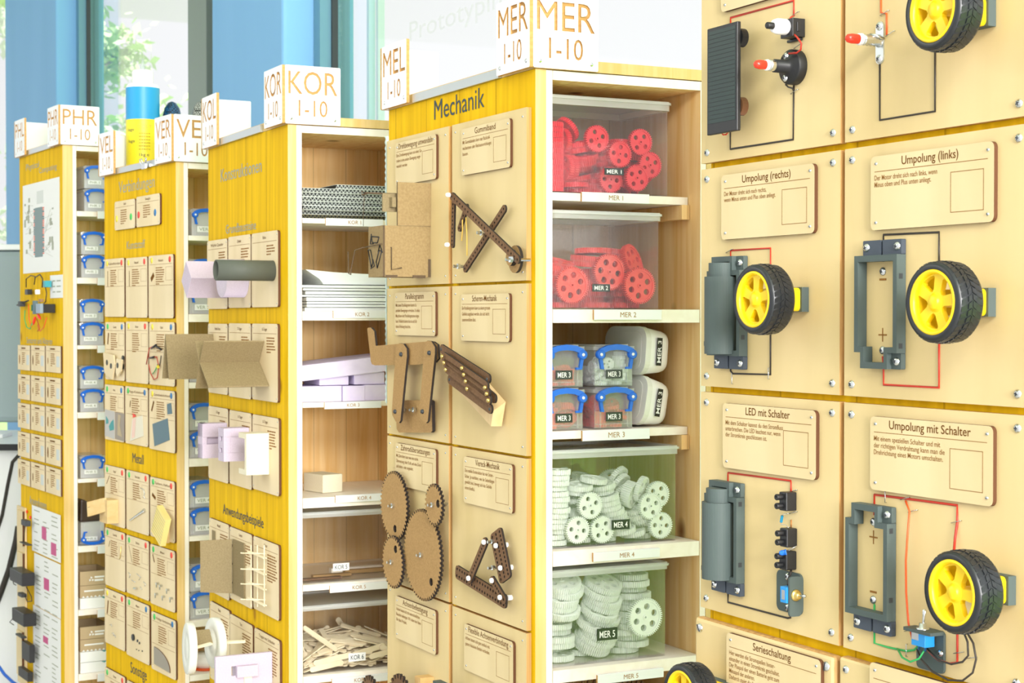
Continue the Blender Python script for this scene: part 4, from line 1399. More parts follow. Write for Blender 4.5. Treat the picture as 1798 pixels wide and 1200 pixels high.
I_ = [(-.030, -.032), (.030, -.032), (.030, -.010), (.008, -.010), (.008, .010), (.030, .010), (.030, .032), (-.030, .032), (-.030, .010), (-.008, .010), (-.008, -.010), (-.030, -.010)]
H_ = [(-.022, -.029), (-.008, -.029), (-.008, -.012), (.008, -.012), (.008, -.029), (.022, -.029), (.022, .029), (.008, .029), (.008, .012), (-.008, .012), (-.008, .029), (-.022, .029)]
U_ = [(-.020, -.035), (.024, -.035), (.024, .035), (-.020, .035), (-.020, .026), (.014, .026), (.014, -.026), (-.020, -.026)]
# notched beam seen from its side: the notch runs through from face to face
x, z, y = stickout(k31, 351, 774, .046)
mb = MB(); mb.prism([[(y, z - .0315), (-k31.th - .0003, z - .0315), (-k31.th - .0003, z + .0315), (y, z + .0315)]], x - .014, x + .017, X=YY, Y=YX)
mb2 = MB()
yA, yB = y, -k31.th - .0003
mb2.prism([rect(yA + .009, z - .012, yA + .016, z + .022)], x + .0168, x + .0176, X=YY, Y=YX)
for q in ((x - .014, x + .017, z - .0315, z - .006), (x - .014, x + .017, z + .007, z + .0315)):
    pass
mb = MB(); mb.box(x - .014, x + .017, yA, yB, z - .0315, z - .006); mb.box(x - .014, x + .017, yA, yB, z + .007, z + .0315); mb.box(x - .014, x + .006, yA + .010, yB, z - .006, z + .007)
mb.box(x - .014, x + .016, yA, yA + .0085, z - .0315, z + .0315)
k31.add(mb, 'foam_notched_beam', FOAM, .0005)
x, z, y = stickout(k32, 388, 781, .046)
mb = MB()
mb.box(x - .017, x + .017, y, -k32.th - .0003, z - .029, z - .014); mb.box(x - .017, x + .017, y, -k32.th - .0003, z + .014, z + .029); mb.box(x - .017, x + .017, y + .012, -k32.th - .0003, z - .014, z + .014)
mb.box(x - .017, x - .006, y, y + .012, z - .014, z + .014); mb.box(x + .006, x + .017, y, y + .012, z - .014, z + .014)
mb.box(x - .006, x + .006, y, y + .012, z - .006, z + .006)
k32.add(mb, 'foam_slotted_block', FOAM, .0005)
profile(k33, U_, 425, 797, .040, 'foam_channel', FOAMC)

KD = dict(tx=(.56, .94), head=.016)
k41 = Card(KOR, 367.5, 402.5, 909, 1037, 'plywood card behind the opened grey cardboard leaf under Anwendungsbeispiele', 'Modell', 6, **KD)
k42 = Card(KOR, 403.5, 443, 924.6, 1050, 'plywood card with the grey hinged cardboard leaf under Anwendungsbeispiele', 'Gelenk', 8, **KD)
k43 = Card(KOR, 445, 490, 941, 1068, 'plywood card with the lattice of thin wooden sticks', 'Gitter', 10, **KD)
a, b, r = k42.P(409, 947, .002), k42.P(409, 1042, .002), k42.P(429, 950, .002)
mb = MB(); mb.box(a.x, r.x, -k42.th - .003, -k42.th - .0003, b.z, a.z); k42.add(mb, 'fixed_leaf', CARDG)
o_ = k42.P(365, 955, .055)
mb = MB(); mb.quadbox((a.x, -k42.th - .0035, a.z), (a.x, -k42.th - .0035, b.z), (a.x - .020, -k42.th - .056, b.z + .003), (a.x - .020, -k42.th - .056, a.z - .002), (.002, -.001, 0)); k42.add(mb, 'swung_leaf', CARDG)
for py in (958, 990, 1023):
    p = k42.P(405, py, .004); mb = MB(); mb.cyl((p.x - .003, p.y, p.z), (p.x + .006, p.y, p.z), .0026, n=12); k42.add(mb, 'rivet', BLACK)
a = k41.P(372, 931, .001); mb = MB(); mb.box(a.x, a.x + .022, a.y, -k41.th - .0003, a.z - .020, a.z); k41.add(mb, 'cardboard_sample', CARDG)
for px in (441, 452, 464):
    p0, p1 = k43.P(px, 958, .008), k43.P(px, 1066, .008)
    mb = MB(); mb.cyl(p0, (p0.x, p0.y, p1.z), .0011, n=8); k43.add(mb, 'upright_stick', STICK)
for py in (970, 998, 1024, 1051):
    for dy in (0, -.004):
        p0, p1 = k43.P(442, py, .008), k43.P(466, py + 6, .008)
        mb = MB(); mb.cyl((p0.x - .012, p0.y + dy, p0.z), (p1.x + .004, p0.y + dy, p0.z), .0011, n=8); k43.add(mb, 'cross_stick', STICK)
    for px in (445, 455, 465):
        p0 = k43.P(px, py + 3, .001)
        mb = MB(); mb.cyl((p0.x, -k43.th - .0002, p0.z), (p0.x, -k43.th - .024, p0.z + .003), .0011, n=8); k43.add(mb, 'cross_stick', STICK)

k51 = Card(KOR, 369, 403.5, 1055, 1190, 'plywood card behind the two white foam wheels', 'Räder', 8, **KD)
k52 = Card(KOR, 404, 444, 1077.7, 1212, 'plywood card behind the lilac foam buckle, bottom row of Anwendungsbeispiele', 'Türe', 8, **KD)
k53 = Card(KOR, 447, 491.5, 1102, 1240, 'plywood card headed Tragen mit Schlaufen at the foot of the cabinet', 'Tragen mit Schlaufen', 10, **KD)
for k, (px, py, L, rad) in enumerate(((327, 1140, .112, .0440), (372, 1130, .058, .0440))):
    x, z, y = stickout(k51, px, py, L)
    mb = MB(); pr = [(0, 0), (rad - .001, 0), (rad, .001)]
    mb.lathe([(0, 0), (rad - .001, 0), (rad, .0012), (rad, .0115), (rad - .001, .0125), (rad * .6, .0125), (rad * .58, .0120), (rad * .4, .0120), (rad * .38, .0125), (0, .0125)], (x, y + .0125, z), (-.10 if k == 0 else .05, -1, .02), 48)
    k51.add(mb, 'foam_wheel', FOAMW)
x, z, y = stickout(k51, 327, 1140, .112)
x2, z2, y2 = stickout(k51, 372, 1130, .058)
mb = MB(); mb.cyl((x, y + .012, z), (x2, y2 + .001, z2), .003, n=10); mb.cyl((x2, y2 + .012, z2), (x2 + .01, -k51.th - .0003, z2), .003, n=10); k51.add(mb, 'axle', STICK)
# buckle: a foam plate standing out towards the aisle, with a slot and a foam tongue
a = k53.P(463, 1149, .0); zb2 = k53.P(463, 1200, 0).z
p = k53.P(385, 1160, .095)
xb = k53.P(430, 1170, .048).x
ya, yb2 = -k53.th - .098, -k53.th - .0003
zt2 = k53.P(430, 1150, .048).z; zb2 = zt2 - .052
mb = MB(); mb.prism([rect(ya, zb2, yb2, zt2), rect(ya + .027, zt2 - .034, ya + .072, zt2 - .018)], xb - .008, xb, X=YY, Y=YX); k53.add(mb, 'foam_buckle', FOAM, .0006)
mb = MB(); mb.box(xb - .020, xb + .010, ya + .034, ya + .070, zt2 - .036, zt2 - .0170); k53.add(mb, 'foam_tongue', FOAM, .0006)
mb = MB(); mb.box(xb + .0003, xb + .003, ya + .048, ya + .061, zb2 - .02, zt2 - .0365); k53.add(mb, 'wooden_stick', STICK)
mb = MB(); mb.quadbox((xb - .010, ya + .005, zt2 - .006), (xb - .010, ya + .060, zt2 - .006), (xb - .030, ya + .056, zt2 + .014), (xb - .030, ya + .008, zt2 + .014), (0, 0, .0015)); k52.add(mb, 'cardboard_flap', CARDG)

# ---- Verbindungen
RD, GD, BD, YD = mat('red_dot', (.85, .05, .03), .5), mat('green_dot', (.05, .55, .10), .5), mat('blue_dot', (.02, .18, .45), .5), mat('yellow_dot', (.90, .72, .05), .5)
TR, TL_ = (.86, .010), (.13, .010)
VK = dict(tx=(.30, .64), head=.019)
v01 = Card(VER, 201.5, 237.5, 355, 405, 'small plywood card with a yellow and a green dot under Verbindungen', 'Stabil', 7, tx=(.30, .64), head=.014)
v02 = Card(VER, 239.5, 281, 346.5, 399.5, 'small plywood card with a red and a blue dot under Verbindungen', 'Beweglich', 6, tx=(.30, .64), head=.014)
for cd_, ms in ((v01, (YD, GD)), (v02, (RD, BD))):
    for fx, m in zip((.10, .80), ms):
        d = MB(); d.lathe([(0, .0003), (.0075, .0003), (.0075, 0)], (cd_.w * fx, -cd_.th, cd_.h * .40), (0, -1, 0), 18); d.build('dot_sticker', m, cd_.e)


def vcard(l, r, t, b, label, title, d1, d2, split=.52, lines=8, **k):
    return Card(VER, l, r, t, b, label, title, lines, split, dots=((TL_, d1), (TR, d2)), **{**VK, **k})


v11 = vcard(184, 218.5, 456, 556.5, 'plywood card headed Kabelbinder, first in the top row under Kunststoff', 'Kabelbinder', YD, RD)
v12 = vcard(221, 259, 454, 558, 'plywood card headed Klebstoff, middle of the top row under Kunststoff', 'Klebstoff', YD, RD)
v13 = vcard(261, 304.7, 450, 559, 'plywood card headed Heissleim, third in the top row under Kunststoff', 'Heissleim', YD, RD)
v21 = vcard(185, 219, 566, 666, 'plywood card holding wooden slats with black discs under Kunststoff', 'Gummi', GD, BD)
v22 = vcard(221, 260.5, 565, 671, 'plywood card with bold brown text, middle of the second row under Kunststoff', 'Nieten', YD, RD, lines=9)
v23 = vcard(262, 307, 566, 675, 'plywood card with looped coloured wires beside the cardboard tent', 'Kabel', YD, BD)
v31 = vcard(184, 218, 675, 771, 'plywood card covered by a photo strip with teal patches', 'Klett', GD, BD)
v32 = vcard(220, 260, 678, 778, 'plywood card with a pale sheet and a red triangle above Metall', 'Papp-Klebeband', GD, BD)
v33 = vcard(262, 307.5, 683, 788, 'plywood card with a tilted blue grey square above Metall', 'Gewebeklebeband', YD, BD)
v41 = vcard(184, 219.7, 816, 917.5, 'plywood card headed Nagel with a wooden block nailed to it', 'Nagel', GD, RD)
v42 = vcard(222, 261.7, 825, 929, 'plywood card with a long steel screw under Metall', 'Schrauben', GD, RD)
v43 = vcard(263.7, 307, 837, 941, 'plywood card with a yellow lined paper pad stapled to it', 'Tackern, Heften', GD, RD)
v51 = vcard(184.5, 220, 926, 1026, 'plywood card with a thin upright rod, first of the second row under Metall', 'Gewinde', GD, RD)
v52 = vcard(222, 261.7, 939, 1040, 'plywood card with small bent metal pieces in a scatter under Metall', 'Splinten', GD, RD)
v53 = vcard(264, 307.5, 955, 1059, 'plywood card with six small steel fasteners under Metall', 'Muttern', GD, RD)
v61 = vcard(184, 219.5, 1032, 1127, 'plywood card with three tiny hooks above Sonstige', 'Haken', YD, RD)
v62 = vcard(222, 262.5, 1048, 1149, 'plywood card with a round black magnet above Sonstige', 'Magnet', GD, BD)
v63 = vcard(266, 309, 1073, 1174, 'plywood card with a grey quarter round felt piece above Sonstige', 'Wellige Verbindung', GD, BD, split=.46)
v71 = vcard(184, 220, 1171, 1266, 'plywood card below Sonstige at the left edge', 'Schnur', GD, RD)
v72 = vcard(223, 263, 1194, 1296, 'plywood card below Sonstige in the middle column', 'Stecken', GD, RD)


def flat(card, pts, n, th, name, m):
    q = [card.P(p[0], p[1], n) for p in pts]
    mb = MB(); mb.prism([[(p.x, p.z) for p in q]], q[0].y, q[0].y + th); return card.add(mb, name, m)


for cd_, a, b, w_ in ((v11, (189, 476), (189, 504), .0025), (v12, (227, 476), (227, 503), .0022), (v21, (190.5, 585), (189, 605), .006), (v41, (192, 836), (187, 850), .002), (v51, (193, 950), (191, 960), .002), (v52, (226, 958), (232, 988), .001), (v53, (268, 974), (271, 988), .004), (v61, (190, 1055), (188, 1078), .006), (v33, (270, 705), (266, 722), .006), (v43, (267, 868), (273, 876), .007), (v13, (270, 482), (265, 492), .010), (v32, (229, 704), (228, 715), .004)):
    p0, p1 = cd_.P(*a, .0004), cd_.P(*b, .0004); d = (p1 - p0); X = d.normalized(); Z = Vector((-X.z, 0, X.x))
    mb = MB(); mb.prism([rect(0, -w_ / 2, d.length, w_ / 2)], 0, .0002, X=X, Z=Z, O=p0); cd_.add(mb, 'engraved_picture', ENG)
flat(v21, [(181, 619), (199, 624), (201, 640), (197, 667), (183, 655)], .008, .003, 'wooden_slat', CARD)
flat(v21, [(204, 630), (214, 632), (212, 652), (206, 662), (203, 655)], .008, .003, 'wooden_slat', CARD)
for px, py, n in ((187.5, 637, .0085), (194.5, 643, .0085), (206, 642, .0085), (215, 629.5, .004), (215, 644, .004)):
    p = v21.P(px, py, n); mb = MB(); mb.cyl(p, p + Vector((0, .002, 0)), .0062, n=18); v21.add(mb, 'black_disc', BLACK)
for pts, m in (([(257, 640), (262, 612), (274, 606)], REDW), ([(261, 628), (275, 627), (279, 645), (276, 664), (270, 667), (264, 655), (261, 640)], REDW), ([(277, 640), (273, 650), (268, 657)], GRNW), ([(280, 644), (282, 634), (283, 625)], BLKW)):
    mb = MB(); mb.tube([v23.P(*p, .003) for p in pts], .0011, 6); v23.add(mb, 'looped_wire', m)
for a, b in (((266, 612), (274, 606)), ((264, 629), (271, 627)), ((275, 609), (283, 614))):
    mb = MB(); mb.tube([v23.P(*a, .004), v23.P(*b, .004)], .0022, 8); v23.add(mb, 'clip', BLACK)
p = v23.P(279, 644.5, .004); mb = MB(); mb.cyl(p, p + Vector((0, -.004, 0)), .0035, n=10); v23.add(mb, 'yellow_bead', YD)
flat(v31, [(184, 719), (201, 723), (201, 772), (184, 765)], .001, .0007, 'photo_sheet', mat('photo_grey', (.48, .46, .43), .5))
flat(v31, [(202, 724), (218, 727), (218, 776), (202, 771)], .001, .0007, 'photo_sheet', mat('photo_brown', (.30, .25, .20), .5))
for pts in ([(186, 731), (190, 738), (190, 744), (186, 745)], [(195, 741), (199, 737), (200, 755), (193, 757), (191, 749)]): flat(v31, pts, .0015, .0003, 'teal_patch', TEALP)
flat(v31, [(207, 728), (212, 730), (210, 748), (214, 768), (206, 764)], .0015, .0003, 'pale_patch', mat('photo_sand', (.45, .36, .22), .6))
flat(v32, [(232, 736), (250, 730), (252, 766), (228, 775)], .001, .0006, 'pale_sheet', mat('tracing_paper', (.74, .69, .55), .5))
flat(v32, [(233, 726), (239, 731), (233, 734)], .0018, .0004, 'red_triangle', RD)
flat(v32, [(233, 736), (238, 735), (236, 768), (231, 770)], .0018, .0004, 'pink_strip', mat('pink_strip', (.80, .55, .46), .5))
flat(v33, [(267.5, 745), (294, 735), (297.5, 773), (271, 784)], .0010, .0007, 'blue_grey_square', BLUEG)
flat(v33, [(293, 710), (300, 708), (302, 727), (294, 728)], .0010, .0007, 'blue_grey_scrap', BLUEG)
a = v41.P(208, 878, .0); b = v41.P(208, 919, .0)
WB = wood('pale_block_wood', (.58, .40, .17), (.68, .49, .24), (40, 40, 60))
mb = MB(); mb.box(a.x - .050, a.x, -v41.th - .026, -v41.th - .0003, b.z, a.z); v41.add(mb, 'wooden_block', WB)
p = v41.P(178, 893, .026)
mb = MB(); mb.quadbox((a.x - .018, -v41.th - .0262, a.z + .004), (a.x - .012, -v41.th - .0262, a.z - .026), (a.x - .055, -v41.th - .052, a.z - .040), (a.x - .060, -v41.th - .052, a.z - .008), (.001, .004, 0)); v41.add(mb, 'thin_board', WB)
mb = MB(); mb.cyl((a.x - .06, -v41.th - .041, a.z - .018), (a.x - .04, -v41.th - .058, a.z - .018), .0008, n=6); v41.add(mb, 'nail', STEEL)
p0, p1 = v42.P(228, 914, .003), v42.P(252, 897, .003)
mb = MB(); mb.cyl(p0, p1, .0012, .0022, n=10)
d = (p1 - p0)
for k in range(12): mb.cyl(p0 + d * (k / 12 + .02), p0 + d * (k / 12 + .05), .0014 + k * .0001, n=10)
mb.cyl(p1, p1 + d * .05, .0034, n=10); v42.add(mb, 'steel_screw', STEEL)
mb = MB(); mb.tube([v42.P(*q, .002) for q in ((246, 857), (252, 860), (254, 868), (252, 872), (255, 876))], .0009, 5); v42.add(mb, 'wire_hook', STEEL)
PADM = mat('yellow_pad', (.74, .60, .22), .7)
mb = MB()
q = [v43.P(276, 888, .020), v43.P(291, 913, .020), v43.P(281, 960, .030), v43.P(265, 932, .030)]
mb.quadbox(*q, (0, .012, 0)); v43.add(mb, 'paper_pad', PADM)
mb = MB()
for k in range(9):
    f = (k + 1) / 10
    mb.tube([q[0].lerp(q[3], f) + Vector((0, -.0006, 0)), q[1].lerp(q[2], f) + Vector((0, -.0006, 0))], .0003, 4)
v43.add(mb, 'pad_rules', INKG)
a = v43.P(298, 907, .0)
mb = MB(); mb.box(a.x - .030, a.x, -v43.th - .010, -v43.th - .0003, a.z - .055, a.z); v43.add(mb, 'wooden_block', WB)
mb = MB(); mb.tube([v51.P(212.5, 960, .003), v51.P(211, 980, .003), v51.P(209.5, 982, .004)], .0011, 6); v51.add(mb, 'thin_rod', BRASS)
for pts in (((226, 1006), (229, 1010), (227, 1015)), ((240, 1008), (247, 1014), (244, 1019)), ((252, 1022), (256, 1027), (254, 1030)), ((231, 1019), (238, 1023)), ((246, 1031), (249, 1036))):
    mb = MB(); mb.tube([v52.P(*q_, .003) for q_ in pts], .0008, 5); v52.add(mb, 'bent_pin', STEEL)
p = v52.P(237, 1034, .004); mb = MB(); mb.cyl(p - Vector((.006, 0, 0)), p + Vector((.008, 0, .002)), .0024, n=10); v52.add(mb, 'clevis', STEEL)
for px, py in ((274.5, 1028), (280.5, 1032), (292.5, 1039), (272.5, 1046.5), (285, 1051), (298.5, 1054)):
    p = v53.P(px, py, .006); mb = MB(); mb.cyl(p - Vector((0, 0, .005)), p + Vector((0, 0, .005)), .0010, n=8); mb.cyl(p + Vector((0, -.001, .003)), p + Vector((0, .005, .003)), .0026, n=10); v53.add(mb, 'fastener', STEEL)
for px, py in ((195.5, 1098), (199, 1113), (202, 1117)):
    mb = MB(); mb.tube([v61.P(px - 3, py, .004), v61.P(px, py - 1, .005), v61.P(px + 1, py + 3, .004)], .0008, 5); v61.add(mb, 'small_hook', STEEL)
p = v62.P(232.5, 1120, .003); mb = MB(); mb.cyl(p, p + Vector((0, .0028, 0)), .0072, n=20); v62.add(mb, 'black_magnet', BLACK)
for px, py, rr in ((240.5, 1126, .003), (244, 1130, .0025), (239, 1141, .0012), (243, 1143, .0012), (249, 1144, .0016)):
    p = v62.P(px, py, .002); mb = MB(); mb.cyl(p, p + Vector((0, .0018, 0)), rr, n=12); v62.add(mb, 'magnet_piece', DARK)
a, b, r = v63.P(270, 1136, .002), v63.P(270, 1166, .002), v63.P(298, 1180, .002)
mb = MB(); mb.prism([[(a.x, b.z), (r.x, b.z - .003)] + [(a.x + (r.x - a.x) * math.cos(R(t)), b.z + (a.z - b.z) * math.sin(R(t))) for t in range(10, 91, 10)]], a.y, a.y + .0018, 0, 1); v63.add(mb, 'quarter_round_piece', [mat('grey_felt', (.33, .30, .25), .9), BURN])

# ---- the far cabinet: fifteen sensor cards, a poster, a wire tangle, papers, motor boards
rows = ((606, 651, 660), (657, 702, 712), (707, 750, 764), (757, 801, 818), (805, 848, 872))
nm = (('first', 'left'), ('second', 'left'), ('third', 'left'), ('fourth', 'left'), ('fifth', 'left'))
for k, (t, bl, br) in enumerate(rows):
    for j, (l, r_, pos) in enumerate(((31.5, 53, 'left'), (54.5, 79, 'middle'), (80.5, 107, 'right'))):
        dt = ((0, .5, 1), (0, 2.5, 5), (0, 3, 6.5), (0, 4.5, 10), (0, 6, 13))[k][j]
        hpx = (43, 44.5, 46)[j]
        cd_ = Card(PHR, l, r_, t + dt, t + dt + hpx, 'small square sensor card, %s of row %d under Sensoren und Aktoren' % (pos, k + 1), '', 7, 0, (.34, .62), rad=.001, head=.013, qr=True, group='sensor cards on the far cabinet')
        w_, h_ = cd_.w, cd_.h
        mb = MB(); mb.box(w_ * .30, w_ * .62, -cd_.th - .0003, -cd_.th - .0001, h_ - .0095, h_ - .006); cd_.add(mb, 'title_mark', ENG)
        mb = MB(); mb.box(w_ * .72, w_ * .92, -cd_.th - .0006, -cd_.th - .0001, h_ * .22, h_ * .62); cd_.add(mb, 'code_sticker', mat('code_sticker', (.58, .62, .60), .6) if k + j == 0 else bpy.data.materials['code_sticker'])
        mb = MB(); u = .010 + rc.uniform(-.003, .004); mb.prism([circ(w_ * .15, h_ * .42, u * .35, 8, u)], -cd_.th - .0004, -cd_.th - .0001); cd_.add(mb, 'engraved_picture', ENG if rc.random() < .5 else ENG2)


def sheet(cab, tl, tr, bl, label, name='poster', m=PAPER, n=.0012, th=.0006):
    a, r, b = cab.F.P(*tl, n), cab.F.P(*tr, n), cab.F.P(*bl, n)
    t = thing(name, label, 'poster', cab.F.M @ T4((a.x, 0, b.z)))
    w_, h_ = r.x - a.x, a.z - b.z
    MB().box(0, w_, -n, -n + th, 0, h_).build('paper', m, t)
    return t, w_, h_, -n - .0003


t, w_, h_, Y = sheet(PHR, (40, 327), (104, 309), (40, 481), 'white poster of a grey circuit board below the Physical Computing heading')
mb = MB(); mb.prism([rrect(w_ * .34, h_ * .17, w_ * .56, h_ * .72, .004, 3)], Y, Y + .0002, 0); mb.build('circuit_picture', mat('poster_board_grey', (.20, .27, .28), .6), t)
mb = MB()
for k in range(26):
    z = h_ * (.20 + .02 * k); mb.box(w_ * .31, w_ * .34, Y - .0001, Y, z, z + .003, rc.choice((0, 1))); mb.box(w_ * .56, w_ * .60, Y - .0001, Y, z, z + .003, rc.choice((0, 1)))
mb.build('pin_marks', [INK, ORW], t)
mb = MB()
for k in range(22):
    s_ = rc.choice((-1, 1)); z = h_ * rc.uniform(.15, .80); x = w_ * (.30 if s_ < 0 else .62); L = w_ * rc.uniform(.08, .24)
    mb.tube([(x, Y, z), (x + s_ * L, Y, z + rc.uniform(-.03, .05))], .0003, 4)
    mb.box(x + s_ * L - .008, x + s_ * L + .008, Y, Y + .0001, z + rc.uniform(0, .02), z + .022)
mb.build('callouts', INKG, t)
mb = MB(); mb.box(w_ * .40, w_ * .58, Y, Y + .0002, h_ * .76, h_ * .90); mb.build('usb_plug_picture', mat('pale_grey_print', (.62, .65, .63), .6), t)

t, w_, h_, Y = sheet(PHR, (88, 484), (110, 479), (85, 524), 'small white paper note beside the wire tangle', 'paper_note')
mb = MB()
for k in range(3):
    z = h_ * (.72 - .24 * k); mb.box(w_ * .2, w_ * .42, Y, Y + .0001, z, z + .003); mb.box(w_ * .52, w_ * .85, Y, Y + .0001, z, z + .003)
mb.build('note_lines', INKG, t)
for (tl, tr, bl, lab, seed) in (((56, 887), (106, 905), (57, 967), 'upper curled white sheet with magenta blocks below Anwendungen', 1), ((60, 971), (106, 996), (60, 1062), 'middle white sheet with one magenta block below Anwendungen', 2), ((58, 1062), (106, 1083), (58, 1205), 'long bottom white sheet with a magenta and grey block below Anwendungen', 3)):
    t, w_, h_, Y = sheet(PHR, tl, tr, bl, lab, n=.0012 + .0012 * (3 - seed))
    r2 = random.Random(seed)
    for c_ in (.08, .40, .70):
        mb = MB()
        for k in range(int(h_ / .011)):
            z = h_ - .012 - k * .011
            if r2.random() < .75: mb.box(w_ * c_, w_ * (c_ + r2.uniform(.12, .22)), Y, Y + .0001, z, z + .0025)
        mb.build('printed_column', INKG, t)
    for (x0, x1, z0, z1) in (((.36, .52, .35, .62), (.68, .86, .10, .36)), ((.38, .58, .40, .62),), ((.38, .56, .62, .70),))[seed - 1]:
        MB().box(w_ * x0, w_ * x1, Y - .0001, Y, h_ * z0, h_ * z1).build('magenta_block', PINK, t)

# tangle of wires and parts
t = thing('wire_tangle', 'tangle of coloured wires and small parts between the poster and the sensor cards', 'electronics', PHR.F.M)
P_ = lambda px, py, n=.012: PHR.F.P(px, py, n)
for pts, m, r_ in (([(46, 505), (46, 490), (54, 484), (62, 486), (60, 500)], BLKW, .0014), ([(44, 545), (43, 560), (47, 575), (53, 578), (56, 568)], GRNW, .0014), ([(61, 488), (70, 482), (75, 490), (74, 505)], BLKW, .0016), ([(66, 572), (70, 582), (77, 575), (82, 558)], ORW, .0012), ([(64, 560), (70, 576), (66, 582)], REDW, .0012), ([(78, 498), (82, 515), (80, 530), (74, 536)], BLKW, .0013), ([(50, 534), (51, 560), (55, 574)], ORW, .0014), ([(30, 536), (40, 532), (50, 528)], BLKW, .002)):
    mb = MB(); mb.tube([P_(*q_) for q_ in pts], r_, 6); mb.build('wire', m, t)
for (px, py, sx, sz, sy, m, nm_) in ((62, 540, .016, .034, .010, BLUEG, 'circuit_board'), (50, 513, .026, .014, .012, BLACK, 'plug'), (38, 534, .020, .014, .014, DARK, 'sensor'), (83, 499, .020, .016, .016, mat('teal_part', (.03, .32, .38), .4), 'dial'), (66, 513, .012, .012, .010, WPL, 'white_plug'), (72, 528, .020, .008, .008, mat('brown_stick', (.35, .2, .1), .6), 'strip'), (57, 541, .006, .016, .006, mat('dark_green', (.02, .16, .05), .5), 'chip')):
    p = P_(px, py); MB().box(p.x - sx / 2, p.x + sx / 2, p.y - sy / 2, p.y + sy / 2, p.z - sz / 2, p.z + sz / 2).build(nm_, m, t, bevel=.001)
for pts in ([(62, 556), (58, 572), (60, 585)], [(66, 552), (72, 562), (68, 570), (64, 562)]):
    mb = MB(); q_ = [P_(*z_) for z_ in pts]; mb.lathe([(0, 0), (.0035, .004), (.004, .018), (.0015, .030), (0, .031)], q_[0], q_[1] - q_[0], 10); mb.build('crocodile_clip', REDL, t)
t2 = thing('battery_box', 'small grey and black box jutting from the far cabinet beside the wire tangle', 'electronics', PHR.F.M)
p, q_ = PHR.F.P(98, 547, .0), PHR.F.P(98, 539, 0)
MB().box(p.x - .040, p.x, -.030, -.0012, p.z - .004, p.z + .018).build('box_body', BLACK, t2, bevel=.001)
MB().box(p.x - .041, p.x - .001, -.038, -.0302, p.z - .005, p.z + .019).build('box_lid', mat('blue_grey_plastic', (.28, .36, .45), .5), t2, bevel=.001)
# motor boards at the lower left edge
t = thing('motor_assembly', 'upright strip of wooden pieces, black motors and wires at the far cabinet foot', 'electronics', PHR.F.M)
for (y0_, y1_, px) in ((895, 960, 36), (968, 1000, 36), (1105, 1190, 35)):
    a, b = P_(px - 5, y0_, .010), P_(px + 5, y1_, .010)
    MB().box(a.x, b.x, -.012, -.006, b.z, a.z, 0, mx=1).build('wooden_strip', [PLATE, BURN], t)
MB().box(P_(30, 1000, .006).x, P_(44, 1000, .006).x, -.006, -.0012, P_(36, 1200, .006).z, P_(36, 890, .006).z).build('backing_strip', PLATE, t)
for (l, r_, t_, b_) in ((27, 57, 996, 1030), (31, 60, 1066, 1101)):
    a, b = P_(l, t_, .030), P_(r_ - 8, b_, .030)
    MB().box(a.x, b.x, -.045, -.0125, b.z, a.z).build('black_module', BLACK, t, bevel=.002)
for (l, r_, t_, b_, m) in ((41, 49, 912, 925, DARK), (38, 52, 951, 959, DARK), (35, 42, 1040, 1050, DARK), (42, 56, 1125, 1165, BLACK), (36, 53, 1170, 1198, BLACK), (31, 42, 1112, 1122, DARK)):
    a, b = P_(l, t_, .020), P_(r_, b_, .020)
    MB().box(a.x, b.x, -.026, -.0125, b.z, a.z).build('small_motor', m, t, bevel=.001)
for px, py in ((46, 899), (52, 909)):
    p = P_(px, py, .004); mb = MB(); mb.cyl(p, (p.x, -.0012, p.z), .004, n=10); mb.build('red_knob', REDL, t)
for pts in ([(26, 1012), (22, 1018), (24, 1026), (28, 1028)], [(46, 1031), (55, 1048), (56, 1056), (48, 1057), (44, 1046)], [(24, 1098), (17, 1093), (22, 1087), (30, 1086)], [(44, 925), (42, 945), (40, 955)]):
    mb = MB(); mb.tube([P_(*q_, .02) for q_ in pts], .0012, 5); mb.build('wire', BLKW, t)

# ------------------------------------------------------------------ clear bins on the shelves (frame: x along the front, y into the shelf)
def sticker(parent, G, x0, x1, z0, z1, y, s, mback=LBLK, mtext=WPL, rot=None):
    st = MB(); st.box(x0, x1, y - .0004, y, z0, z1)
    o = st.build('sticker', mback, parent)
    t = MB(); add_text(t, s, (x0 + x1) / 2, z0 + (z1 - z0) * .22, y - .0006, (z1 - z0) * .56, (x1 - x0) * .76, 'C', 0, .008)
    t.build('lettering', mtext, o)
    return o


BINS = {}


